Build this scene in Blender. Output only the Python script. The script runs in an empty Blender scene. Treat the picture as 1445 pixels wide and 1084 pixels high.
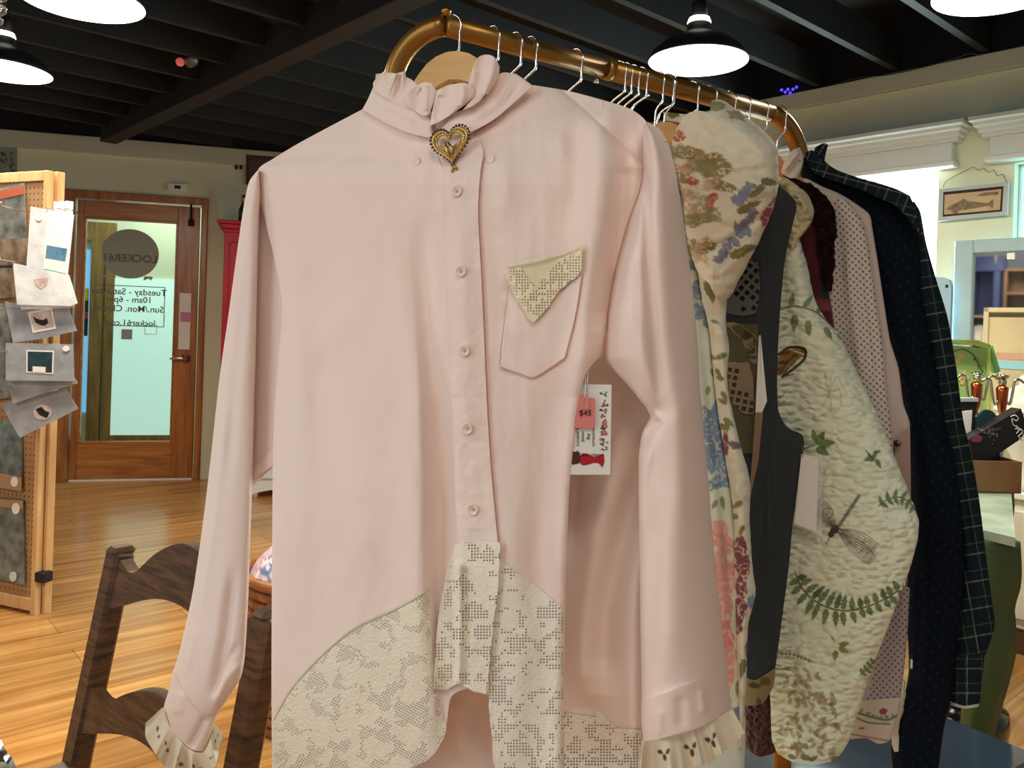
import bpy, math, random
import numpy as np
from mathutils import Vector, Matrix
random.seed(7)
SC = bpy.context.scene
COL = SC.collection
PI = math.pi
# ------------------------------------------------------------------ camera numbers
IW, IH = 1445, 1084
FPX, CX, PPY = 1150.0, 722.5, 465.0
ROLL = math.radians(1.8)
EYE = 1.2
CR, SR = math.cos(ROLL), math.sin(ROLL)
def ray(px, py):
    px = np.asarray(px, float); py = np.asarray(py, float)
    u = (px - CX) / FPX; v = (PPY - py) / FPX
    return u * CR - v * SR, u * SR + v * CR
def at(px, py, Y):
    a, b = ray(px, py)
    return Vector((float(a * Y), float(Y), float(EYE + b * Y)))
def atz(px, py, z):
    a, b = ray(px, py)
    return at(px, py, float((z - EYE) / b))
class Plane:
    """vertical plane through (x, y), running towards +x and, by angle deg, towards the eye"""
    def __init__(s, x, y, deg):
        s.a = math.radians(deg); s.n = (math.sin(s.a), math.cos(s.a)); s.c = s.n[0]*x + s.n[1]*y
        s.d = Vector((math.cos(s.a), -math.sin(s.a), 0)); s.N = Vector((-s.n[0], -s.n[1], 0))
    def Y(s, px, py):
        a, b = ray(px, py)
        return s.c / (a * s.n[0] + s.n[1])
    def pt(s, px, py, off=0.0):
        return at(px, py, float(s.Y(px, py)) - off)
def srgb(r, g=None, b=None):
    if g is None: r, g, b = [int(r[i:i+2], 16) for i in (1, 3, 5)]
    f = lambda c: (c/255/12.92) if c/255 <= .04045 else ((c/255+.055)/1.055)**2.4
    return (f(r), f(g), f(b))
# ------------------------------------------------------------------ objects
def tag(o, label=None, cat=None, group=None, kind=None):
    if label: o['label'] = label
    if cat: o['category'] = cat
    if group: o['group'] = group
    if kind: o['kind'] = kind
    return o
def thing(name, label, cat, loc=(0, 0, 0), rz=0, group=None):
    o = bpy.data.objects.new(name, None); COL.objects.link(o)
    o.location = loc; o.rotation_euler = (0, 0, rz); o.empty_display_size = .05
    return tag(o, label, cat, group)
def world_of(p):
    b = Matrix.Translation(p.location) @ p.rotation_euler.to_matrix().to_4x4()
    return b if p.parent is None else world_of(p.parent) @ p.matrix_parent_inverse @ b
def link(name, me, mat, parent=None):
    if mat is not None and not me.materials: me.materials.append(mat)
    o = bpy.data.objects.new(name, me); COL.objects.link(o)
    if parent is not None:
        o.parent = parent
        o.matrix_parent_inverse = world_of(parent).inverted()      # part geometry is written in world coordinates
    return o
def copy_tree(o, parent=None):
    c = o.copy(); COL.objects.link(c)
    if parent is not None: c.parent = parent
    for ch in list(o.children): copy_tree(ch, c)
    return c
class MB:
    def __init__(s): s.v = []; s.f = []; s.sm = []
    def add(s, vs, fs, smooth=False):
        n = len(s.v); s.v += [tuple(v) for v in vs]
        for f in fs: s.f.append(tuple(i+n for i in f)); s.sm.append(smooth)
        return s
    def box(s, c, size, ax=None, bev=0.0):
        """centre, full size, axes (3 vectors)"""
        ax = ax or (Vector((1,0,0)), Vector((0,1,0)), Vector((0,0,1)))
        c = Vector(c); h = [x/2 for x in size]
        b = min(bev, min(h)*.9)
        if b <= 0:
            vs = [c + ax[0]*h[0]*i + ax[1]*h[1]*j + ax[2]*h[2]*k for i in (-1,1) for j in (-1,1) for k in (-1,1)]
            fs = [(0,1,3,2),(4,6,7,5),(0,4,5,1),(2,3,7,6),(0,2,6,4),(1,5,7,3)]
            return s.add(vs, fs)
        vs = []; idx = {}
        for i in (-1,1):
            for j in (-1,1):
                for k in (-1,1):
                    for a in range(3):
                        d = [h[0]-b, h[1]-b, h[2]-b]; d[a] = h[a]
                        idx[(i,j,k,a)] = len(vs); vs.append(c + ax[0]*d[0]*i + ax[1]*d[1]*j + ax[2]*d[2]*k)
        fs = []
        for a in range(3):
            o1, o2 = [x for x in range(3) if x != a]
            for sg in (-1,1):
                q = []
                for (p1,p2) in ((-1,-1),(1,-1),(1,1),(-1,1)):
                    t = [0,0,0]; t[a]=sg; t[o1]=p1; t[o2]=p2; q.append(idx[(*t,a)])
                fs.append(tuple(q))
        for a in range(3):                                  # bevel strips along axis a
            o1, o2 = [x for x in range(3) if x != a]
            for p1 in (-1,1):
                for p2 in (-1,1):
                    t0=[0,0,0]; t0[o1]=p1; t0[o2]=p2; t1=list(t0); t0[a]=-1; t1[a]=1
                    fs.append((idx[(*t0,o1)], idx[(*t1,o1)], idx[(*t1,o2)], idx[(*t0,o2)]))
        for i in (-1,1):
            for j in (-1,1):
                for k in (-1,1): fs.append((idx[(i,j,k,0)], idx[(i,j,k,1)], idx[(i,j,k,2)]))
        return s.add(vs, fs)
    def bar(s, p, q, w, d, up=Vector((0,0,1)), bev=0.0):
        p, q = Vector(p), Vector(q); z = (q-p); L = z.length; z.normalize()
        x = up.cross(z)
        if x.length < 1e-6: x = Vector((1,0,0)).cross(z)
        x.normalize(); y = z.cross(x)
        return s.box((p+q)/2, (w, d, L), (x, y, z), bev)
    def tube(s, pts, r, n=10, closed=False):
        pts = [Vector(p) for p in pts]; m = len(pts)
        rr = r if isinstance(r, (list, tuple)) else [r]*m
        T = []
        for i in range(m):
            a = pts[(i-1) % m] if (closed or i) else pts[i]; b = pts[(i+1) % m] if (closed or i < m-1) else pts[i]
            t = b-a; T.append(t.normalized() if t.length > 1e-9 else Vector((0,0,1)))
        x = T[0].orthogonal().normalized(); vs = []
        for i in range(m):
            x = (x - T[i]*x.dot(T[i])); x.normalize(); y = T[i].cross(x)
            for k in range(n):
                a = 2*PI*k/n; vs.append(pts[i] + (x*math.cos(a) + y*math.sin(a))*rr[i])
        fs = []
        for i in range(m if closed else m-1):
            j = (i+1) % m
            for k in range(n): fs.append((i*n+k, i*n+(k+1)%n, j*n+(k+1)%n, j*n+k))
        if not closed: fs += [tuple(reversed(range(n))), tuple((m-1)*n+k for k in range(n))]
        return s.add(vs, fs, True)
    def lathe(s, c, prof, n=24, ax=None):
        ax = ax or (Vector((1,0,0)), Vector((0,1,0)), Vector((0,0,1))); c = Vector(c); vs = []; m = len(prof)
        for (r, z) in prof:
            for k in range(n):
                a = 2*PI*k/n; vs.append(c + ax[0]*r*math.cos(a) + ax[1]*r*math.sin(a) + ax[2]*z)
        fs = []
        for i in range(m-1):
            for k in range(n): fs.append((i*n+k, i*n+(k+1)%n, (i+1)*n+(k+1)%n, (i+1)*n+k))
        if prof[0][0] > 1e-6: fs.append(tuple(reversed(range(n))))
        if prof[-1][0] > 1e-6: fs.append(tuple((m-1)*n+k for k in range(n)))
        return s.add(vs, fs, True)
    def ball(s, c, r, n=12, sq=(1,1,1)):
        c = Vector(c); m = n//2+1; vs=[]; fs=[]
        for i in range(m+1):
            t = PI*i/m
            for k in range(n):
                a = 2*PI*k/n; vs.append(c+Vector((r*sq[0]*math.sin(t)*math.cos(a), r*sq[1]*math.sin(t)*math.sin(a), r*sq[2]*math.cos(t))))
        for i in range(m):
            for k in range(n): fs.append((i*n+k, (i+1)*n+k, (i+1)*n+(k+1)%n, i*n+(k+1)%n))
        return s.add(vs, fs, True)
    def slab(s, front, depth):
        """polygon (list of points) thickened along the vector depth"""
        n = len(front); f = [Vector(p) for p in front]; b = [p+Vector(depth) for p in f]
        fs = [tuple(range(n)), tuple(reversed(range(n, 2*n)))] + [(i, n+i, n+(i+1)%n, (i+1)%n) for i in range(n)]
        return s.add(f+b, fs)
    def mesh(s, name):
        me = bpy.data.meshes.new(name); me.from_pydata(s.v, [], s.f)
        me.polygons.foreach_set('use_smooth', s.sm); me.update()
        import bmesh
        bm = bmesh.new(); bm.from_mesh(me); bmesh.ops.remove_doubles(bm, verts=bm.verts, dist=1e-6)
        bmesh.ops.recalc_face_normals(bm, faces=bm.faces); bm.to_mesh(me); bm.free()
        return me
    def build(s, name, mat, parent=None): return link(name, s.mesh(name), mat, parent)
def struct(name, mb, mat, parent=None):
    o = mb.build(name, mat, parent)
    if parent is None: o['kind'] = 'structure'
    return o
# ------------------------------------------------------------------ numpy curves, noise, folds
def spline(pts, n, smooth=True):
    p = np.array(pts, float)
    if len(p) == 1: return np.repeat(p, n, 0)
    if smooth and len(p) > 2:
        out = []; q = np.vstack([2*p[0]-p[1], p, 2*p[-1]-p[-2]]); tt = np.linspace(0, 1, 24, endpoint=False)[:, None]
        for i in range(1, len(q)-2):
            a, b, c, d = q[i-1], q[i], q[i+1], q[i+2]
            m1 = .4*(c-a); m2 = .4*(d-b)
            L = np.linalg.norm(c-b)+1e-9
            for m in (m1, m2):
                k = np.linalg.norm(m)
                if k > L: m *= L/k
            h = 2*tt**3-3*tt**2+1; g = tt**3-2*tt**2+tt; e = -2*tt**3+3*tt**2; f = tt**3-tt**2
            out.append(h*b+g*m1+e*c+f*m2)
        p = np.vstack(out+[p[-1:]])
    d = np.r_[0, np.cumsum(np.linalg.norm(np.diff(p, axis=0), axis=1))]
    s = np.linspace(0, d[-1], n)
    return np.stack([np.interp(s, d, p[:, k]) for k in range(p.shape[1])], 1)
def coons(L, R, T, B, nu, nv, smooth=True):
    T = T or [L[0], R[0]]; B = B or [L[-1], R[-1]]
    l = spline(L, nv, smooth)[:, None]; r = spline(R, nv, smooth)[:, None]
    t = spline(T, nu, smooth)[None]; b = spline(B, nu, smooth)[None]
    s = np.linspace(0, 1, nu); s = (.5-.5*np.cos(PI*s))*.35+s*.65
    def rs(c):
        return np.stack([np.interp(s, np.linspace(0, 1, nu), c[0, :, k]) for k in range(2)], 1)[None]
    t, b = rs(t), rs(b); s = s[None, :, None]; v = np.linspace(0, 1, nv)[:, None, None]
    P = (1-s)*l + s*r + (1-v)*t + v*b - ((1-s)*(1-v)*l[:1] + s*(1-v)*r[:1] + (1-s)*v*l[-1:] + s*v*r[-1:])
    return P[..., 0], P[..., 1], np.broadcast_to(s[..., 0], P.shape[:2]), np.broadcast_to(v[..., 0], P.shape[:2])
def vnoise(x, y, seed=0):
    xi = np.floor(x).astype(np.int64); yi = np.floor(y).astype(np.int64); xf = x-xi; yf = y-yi
    u = xf*xf*(3-2*xf); w = yf*yf*(3-2*yf)
    def h(a, b):
        n = (a*374761393 + b*668265263 + seed*1442695041) & 0xffffffff
        n = ((n ^ (n >> 13))*1274126177) & 0xffffffff
        return ((n ^ (n >> 16)) & 0xffff)/65535.0
    return (h(xi, yi)*(1-u)+h(xi+1, yi)*u)*(1-w) + (h(xi, yi+1)*(1-u)+h(xi+1, yi+1)*u)*w
def fnoise(x, y, seed=0, o=3):
    t = 0; a = .5; 
    for i in range(o): t = t + a*vnoise(x, y, seed+i*17); x = x*2.03; y = y*2.03; a *= .5
    return t/(1-.5**o)
def pdist(px, py, pts):
    """signed distance to a polyline, and how far along (0..1)"""
    p = np.array(pts, float); best = np.full(px.shape, 1e9); sg = np.zeros(px.shape); al = np.zeros(px.shape)
    L = np.r_[0, np.cumsum(np.linalg.norm(np.diff(p, axis=0), axis=1))]
    for i in range(len(p)-1):
        a, b = p[i], p[i+1]; d = b-a; l2 = d@d+1e-9
        t = np.clip(((px-a[0])*d[0]+(py-a[1])*d[1])/l2, 0, 1)
        ex = px-a[0]-t*d[0]; ey = py-a[1]-t*d[1]; q = np.hypot(ex, ey); m = q < best
        best = np.where(m, q, best); sg = np.where(m, np.sign(d[0]*ey-d[1]*ex), sg); al = np.where(m, (L[i]+t*(L[i+1]-L[i]))/L[-1], al)
    return best, sg, al
def ridges(items):
    """folds: (polyline, width or (width on the one side, on the other), amplitude, fade)"""
    def f(px, py):
        z = np.zeros(px.shape)
        for it in items:
            pts, w, amp = it[:3]; fade = it[3] if len(it) > 3 else .15
            d, sg, al = pdist(px, py, pts)
            w1, w2 = (w if isinstance(w, tuple) else (w, w)); ww = np.where(sg > 0, w1, w2)
            e = np.clip(al/max(fade, 1e-3), 0, 1)*np.clip((1-al)/max(fade, 1e-3), 0, 1) if fade > 0 else 1
            z += amp*np.exp(-(d/ww)**2)*e
        return z
    return f
def np_mesh(name, V, Fq, uv=None, col=None, smooth=True):
    me = bpy.data.meshes.new(name); n = len(V); m = len(Fq)
    me.vertices.add(n); me.vertices.foreach_set('co', V.astype(np.float32).ravel())
    me.loops.add(m*4); me.loops.foreach_set('vertex_index', Fq.astype(np.int32).ravel())
    me.polygons.add(m); me.polygons.foreach_set('loop_start', np.arange(m, dtype=np.int32)*4)
    me.polygons.foreach_set('use_smooth', np.full(m, smooth))
    me.update(calc_edges=True)
    if uv is not None:
        l = me.uv_layers.new(name='cloth'); l.data.foreach_set('uv', uv[Fq.ravel()].astype(np.float32).ravel())
    if col is not None:
        c = np.ones((n, 4), np.float32); c[:, :col.shape[1]] = col
        a = me.color_attributes.new('dye', 'FLOAT_COLOR', 'POINT'); a.data.foreach_set('color', c.ravel())
    me.validate()
    return me
def sheet(name, mat, parent, L, R, T=None, B=None, Y=None, thick=.0012, bulge=(0, 0), res=3., folds=None, paint=None,
          uvs=.00085, smooth=True, wob=0, edge=.5):
    """a piece of cloth: front surface over the area between the four outlines, back surface behind it, closed round the rim.
    Y(px, py) is its distance; bulge = how far front and back swell between the side edges"""
    Lp, Rp = np.array(L, float), np.array(R, float)
    hh = max(np.abs(np.diff(Lp, axis=0)).sum(), np.abs(np.diff(Rp, axis=0)).sum())
    ww = max(np.linalg.norm(spline(L, 40)-spline(R, 40), axis=1).max(), 4)
    nu = int(max(5, ww/res)); nv = int(max(4, hh/res))
    px, py, s, v = coons(L, R, T, B, nu, nv, smooth)
    if wob: px = px + (fnoise(px/9, py/9, 5)-.5)*wob; py = py + (fnoise(px/9+50, py/9, 6)-.5)*wob
    prof = np.power(np.clip(4*s*(1-s), 0, 1), edge)
    y0 = Y(px, py); z = folds(px, py) if folds else 0
    yf = y0 - bulge[0]*prof - z
    yb = np.maximum(y0 + bulge[1]*prof, yf) + thick if (bulge[1]) else yf + thick
    a, b = ray(px, py)
    def P(yy): return np.stack([a*yy, yy, EYE+b*yy], -1).reshape(-1, 3)
    V = np.vstack([P(yf), P(yb)]); n = nu*nv
    i = np.arange(n).reshape(nv, nu)
    q = np.stack([i[:-1, :-1], i[1:, :-1], i[1:, 1:], i[:-1, 1:]], -1).reshape(-1, 4)
    rim = np.r_[i[0, :-1], i[:-1, -1], i[-1, :0:-1], i[:0:-1, 0]]; rn = np.roll(rim, -1)
    Fq = np.vstack([q, q[:, ::-1]+n, np.stack([rim, rn, rn+n, rim+n], -1)])
    uv = np.stack([px*uvs, -py*uvs], -1).reshape(-1, 2); uv = np.vstack([uv, uv])
    c = None
    if paint is not None:
        c = paint(px, py).reshape(-1, paint.ch if hasattr(paint, 'ch') else 3); c = np.vstack([c, c])
    return link(name, np_mesh(name, V, Fq, uv, c), mat, parent)
def ruffle(name, mat, parent, base, out, Y, waves=6, amp=.012, side=4, res=2., paint=None, seed=1, scal=0, thick=.0009):
    """a gathered strip between its sewn edge and its free edge"""
    ln = np.linalg.norm(np.diff(spline(out, 60), axis=0), axis=1).sum(); wd = np.linalg.norm(spline(base, 30)-spline(out, 30), axis=1).max()
    nu = int(ln/res)+8; nv = int(wd/res)+4
    b = spline(base, nu)[None]; o = spline(out, nu)[None]; v = np.linspace(0, 1, nv)[:, None]
    s = np.linspace(0, 1, nu)[None, :]
    ph = 2*PI*waves*(s + .05*np.sin(9*s+seed)) + seed; am = .7+.6*vnoise(s*waves+seed*3.3, s*0, seed)
    w = np.sin(ph)*am
    P = b*(1-v[..., None]) + o*v[..., None]
    tn = np.gradient(spline(out, nu), axis=0); tn /= np.linalg.norm(tn, axis=1)[:, None]+1e-9
    off = side*v*np.cos(ph)*am
    px = P[..., 0] + tn[None, :, 0]*off; py = P[..., 1] + tn[None, :, 1]*off
    if scal: px = px - tn[None, :, 1]*v*scal*np.abs(np.sin(ph*2)); py = py + tn[None, :, 0]*v*scal*np.abs(np.sin(ph*2))
    y = Y(px, py) - amp*(v**.7)*w - .0025*np.sin(ph*2.7+1)*v
    a, bb = ray(px, py); V0 = np.stack([a*y, y, EYE+bb*y], -1).reshape(-1, 3); y2 = y+thick
    V = np.vstack([V0, np.stack([a*y2, y2, EYE+bb*y2], -1).reshape(-1, 3)]); n = nu*nv
    i = np.arange(n).reshape(nv, nu); q = np.stack([i[:-1, :-1], i[1:, :-1], i[1:, 1:], i[:-1, 1:]], -1).reshape(-1, 4)
    rim = np.r_[i[0, :-1], i[:-1, -1], i[-1, :0:-1], i[:0:-1, 0]]; rn = np.roll(rim, -1)
    Fq = np.vstack([q, q[:, ::-1]+n, np.stack([rim, rn, rn+n, rim+n], -1)])
    uv = np.stack([s+0*v, v+0*s], -1).reshape(-1, 2); uv = np.vstack([uv, uv]); c = None
    if paint is not None:
        SS = (s*ln + 0*v); VV = (v*wd + 0*s); c = paint(SS, VV).reshape(-1, 3); c = np.vstack([c, c])
    return link(name, np_mesh(name, V, Fq, uv, c), mat, parent)
# ------------------------------------------------------------------ dyeing cloth (what is printed on it)
class Dye:
    def __init__(s, base): s.base = base; s.ops = []
    def __call__(s, px, py):
        c = np.empty(px.shape+(3,)); c[:] = s.base(px, py) if callable(s.base) else s.base
        for op in s.ops: op(px, py, c)
        return c
    def _mix(s, c, m, col):
        k = np.clip(m, 0, 1)[..., None]; c[:] = c*(1-k) + np.array(col)*k
    def blob(s, x, y, rx, ry, col, ang=0, rough=.35, soft=.12, a=1., seed=0, vein=None):
        ca, sa = math.cos(math.radians(ang)), math.sin(math.radians(ang)); R = max(rx, ry)*1.7+2
        def op(px, py, c):
            m = (np.abs(px-x) < R) & (np.abs(py-y) < R)
            if not m.any(): return
            dx, dy = px[m]-x, py[m]-y; u = (dx*ca+dy*sa)/rx; v = (-dx*sa+dy*ca)/ry
            th = np.arctan2(v, u); r = np.hypot(u, v)*(1 + rough*(fnoise(np.cos(th)*2.2+x*.37+7, np.sin(th)*2.2+y*.31, seed, 3)-.5)*2)
            k = np.clip((1-r)/soft+.5, 0, 1)*a
            if vein is not None:
                w = fnoise(px[m]/vein+x, py[m]/vein+y, seed+3, 2); k = k*np.where(np.abs(w-.5) < .045, .25, 1.)
            cc = np.array(col)[None]*(.8+.4*fnoise(px[m]/5+x, py[m]/5, seed+9, 2))[:, None]
            c[m] = c[m]*(1-k[:, None]) + cc*k[:, None]
        s.ops.append(op); return s
    def leaf(s, x, y, ln, w, ang, col, a=.95):
        ca, sa = math.cos(math.radians(ang)), math.sin(math.radians(ang))
        def op(px, py, c):
            m = (np.abs(px-x) < ln*1.2+2) & (np.abs(py-y) < ln*1.2+2)
            if not m.any(): return
            dx, dy = px[m]-x, py[m]-y; u = (dx*ca+dy*sa)/ln; v = (-dx*sa+dy*ca)
            h = w*np.sqrt(np.clip(u, 0, 1))*np.clip(1-u, 0, 1)*1.9*(1+.12*np.sin(u*26))
            k = np.clip((h-np.abs(v))/1.1+.3, 0, 1)*((u > 0) & (u < 1))*a
            f = np.where(np.abs(v) < .5, 1.25, 1.)*(.85+.3*fnoise(px[m]/3, py[m]/3, 4, 2))
            c[m] = c[m]*(1-k[:, None]) + np.array(col)[None]*f[:, None]*k[:, None]
        s.ops.append(op); return s
    def stroke(s, pts, w, col, a=1., taper=False):
        P = spline(pts, max(8, len(pts)*5)); lo = P.min(0)-w-3; hi = P.max(0)+w+3
        def op(px, py, c):
            m = (px > lo[0]) & (px < hi[0]) & (py > lo[1]) & (py < hi[1])
            if not m.any(): return
            d, sg, al = pdist(px[m], py[m], P); ww = w*(1-.8*al) if taper else w
            k = np.clip((ww-d)/1.+.5, 0, 1)*a
            c[m] = c[m]*(1-k[:, None]) + np.array(col)[None]*k[:, None]
        s.ops.append(op); return s
    def poly(s, pts, col, a=1., fn=None):
        P = np.array(pts, float)
        def op(px, py, c):
            m = (px > P[:, 0].min()) & (px < P[:, 0].max()) & (py > P[:, 1].min()) & (py < P[:, 1].max())
            if not m.any(): return
            x, y = px[m], py[m]; ins = np.zeros(x.shape, bool); j = len(P)-1
            for i in range(len(P)):
                cr = ((P[i,1] > y) != (P[j,1] > y)) & (x < (P[j,0]-P[i,0])*(y-P[i,1])/(P[j,1]-P[i,1]+1e-9)+P[i,0]); ins ^= cr; j = i
            k = ins*a
            if fn is not None: k = k*fn(x, y)
            c[m] = c[m]*(1-k[:, None]) + np.array(col)[None]*k[:, None]
        s.ops.append(op); return s
    def sprig(s, pts, n, ln, w, col, stem=None, both=True):
        P = spline(pts, n*2+2); s.stroke(pts, .9, stem or col)
        for i in range(n):
            p = P[2*i+1]; d = P[min(2*i+2, len(P)-1)]-P[2*i]; a = math.degrees(math.atan2(d[1], d[0])); k = ln*(1-.35*abs(i/n-.45))
            s.leaf(p[0], p[1], k, w, a-68, col)
            if both: s.leaf(p[0], p[1], k, w, a+68, col)
        return s
# ------------------------------------------------------------------ materials
MATS = {}
def nodes(m): 
    m.use_nodes = True; nt = m.node_tree; return nt, nt.nodes, nt.links, nt.nodes['Principled BSDF']
def mat(name, col=(.5,.5,.5), rough=.6, metal=0., bump=0., bscale=200., var=0., vscale=8., stretch=(1,1,1), coord='Object', attr=False,
        trans=0., ior=1.45, alpha=1., emit=None, estr=0., sheen=0., spec=.5, coat=0., col2=None, detail=3., rvar=0.):
    if name in MATS: return MATS[name]
    m = bpy.data.materials.new(name); nt, N, Lk, b = nodes(m)
    b.inputs['Base Color'].default_value = (*col, 1); b.inputs['Roughness'].default_value = rough; b.inputs['Metallic'].default_value = metal
    b.inputs['Specular IOR Level'].default_value = spec; b.inputs['IOR'].default_value = ior
    if trans: b.inputs['Transmission Weight'].default_value = trans
    if alpha < 1: b.inputs['Alpha'].default_value = alpha
    if coat: b.inputs['Coat Weight'].default_value = coat; b.inputs['Coat Roughness'].default_value = .15
    if sheen: b.inputs['Sheen Weight'].default_value = sheen; b.inputs['Sheen Roughness'].default_value = .5
    if emit is not None: b.inputs['Emission Color'].default_value = (*emit, 1); b.inputs['Emission Strength'].default_value = estr
    tc = N.new('ShaderNodeTexCoord'); mp = N.new('ShaderNodeMapping'); mp.inputs['Scale'].default_value = stretch
    Lk.new(tc.outputs[coord], mp.inputs['Vector']); src = None
    if attr:
        a = N.new('ShaderNodeVertexColor'); a.layer_name = 'dye'; src = a.outputs['Color']; Lk.new(src, b.inputs['Base Color'])
    if var or col2 is not None:
        n = N.new('ShaderNodeTexNoise'); n.inputs['Scale'].default_value = vscale; n.inputs['Detail'].default_value = detail
        Lk.new(mp.outputs[0], n.inputs['Vector'])
        r = N.new('ShaderNodeMapRange'); r.inputs[1].default_value = .3; r.inputs[2].default_value = .7
        Lk.new(n.outputs['Fac'], r.inputs[0])
        x = N.new('ShaderNodeMix'); x.data_type = 'RGBA'; Lk.new(r.outputs[0], x.inputs[0])
        if attr:
            x.blend_type = 'MULTIPLY'; x.inputs[0].default_value = 1; nt.links.remove(x.inputs[0].links[0])
            r.inputs[3].default_value = 1-var; r.inputs[4].default_value = 1+var*.4
            Lk.new(src, x.inputs[6]); Lk.new(r.outputs[0], x.inputs[7])
        else:
            x.inputs[6].default_value = (*[c*(1-var) for c in col], 1)
            x.inputs[7].default_value = (*(col2 if col2 is not None else [min(1, c*(1+var)) for c in col]), 1)
        Lk.new(x.outputs[2], b.inputs['Base Color'])
        if rvar:
            rr = N.new('ShaderNodeMapRange'); rr.inputs[3].default_value = max(0, rough-rvar); rr.inputs[4].default_value = rough+rvar
            Lk.new(n.outputs['Fac'], rr.inputs[0]); Lk.new(rr.outputs[0], b.inputs['Roughness'])
    if bump:
        n2 = N.new('ShaderNodeTexNoise'); n2.inputs['Scale'].default_value = bscale; n2.inputs['Detail'].default_value = 2
        Lk.new(mp.outputs[0], n2.inputs['Vector']); bp = N.new('ShaderNodeBump'); bp.inputs['Strength'].default_value = bump; bp.inputs['Distance'].default_value = .002
        Lk.new(n2.outputs['Fac'], bp.inputs['Height']); Lk.new(bp.outputs[0], b.inputs['Normal'])
    MATS[name] = m; return m
def wood(name, c1, c2, scale=6., stretch=(1, 1, 12), rough=.45, planks=None, coat=0., rot=(0,0,0), bump=.15):
    """wood grain running across the stretched axes; planks = (length, width, gap) for floor boards"""
    if name in MATS: return MATS[name]
    m = bpy.data.materials.new(name); nt, N, Lk, b = nodes(m); b.inputs['Roughness'].default_value = rough
    if coat: b.inputs['Coat Weight'].default_value = coat; b.inputs['Coat Roughness'].default_value = .2
    tc = N.new('ShaderNodeTexCoord'); m0 = N.new('ShaderNodeMapping'); m0.inputs['Rotation'].default_value = rot
    Lk.new(tc.outputs['Object'], m0.inputs['Vector'])
    mp = N.new('ShaderNodeMapping'); mp.inputs['Scale'].default_value = stretch; Lk.new(m0.outputs[0], mp.inputs['Vector'])
    n = N.new('ShaderNodeTexNoise'); n.inputs['Scale'].default_value = scale; n.inputs['Detail'].default_value = 5; n.inputs['Distortion'].default_value = .6
    Lk.new(mp.outputs[0], n.inputs['Vector'])
    rp = N.new('ShaderNodeValToRGB'); rp.color_ramp.elements[0].position = .32; rp.color_ramp.elements[1].position = .68
    rp.color_ramp.elements[0].color = (*c1, 1); rp.color_ramp.elements[1].color = (*c2, 1); Lk.new(n.outputs['Fac'], rp.inputs[0]); out = rp.outputs[0]
    if planks:
        br = N.new('ShaderNodeTexBrick'); br.inputs['Scale'].default_value = 1; br.inputs['Brick Width'].default_value = planks[0]; br.inputs['Row Height'].default_value = planks[1]
        br.inputs['Mortar Size'].default_value = planks[2]; br.inputs['Color1'].default_value = (.82,.82,.82,1); br.inputs['Color2'].default_value = (1.12,1.1,1.05,1); br.inputs['Mortar'].default_value = (.55,.5,.45,1)
        br.offset = .37; Lk.new(m0.outputs[0], br.inputs['Vector'])
        x = N.new('ShaderNodeMix'); x.data_type = 'RGBA'; x.blend_type = 'MULTIPLY'; x.inputs[0].default_value = 1
        Lk.new(out, x.inputs[6]); Lk.new(br.outputs['Color'], x.inputs[7]); out = x.outputs[2]
    Lk.new(out, b.inputs['Base Color'])
    if bump:
        bp = N.new('ShaderNodeBump'); bp.inputs['Strength'].default_value = bump; bp.inputs['Distance'].default_value = .001
        Lk.new(n.outputs['Fac'], bp.inputs['Height']); Lk.new(bp.outputs[0], b.inputs['Normal'])
    MATS[name] = m; return m
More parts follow.
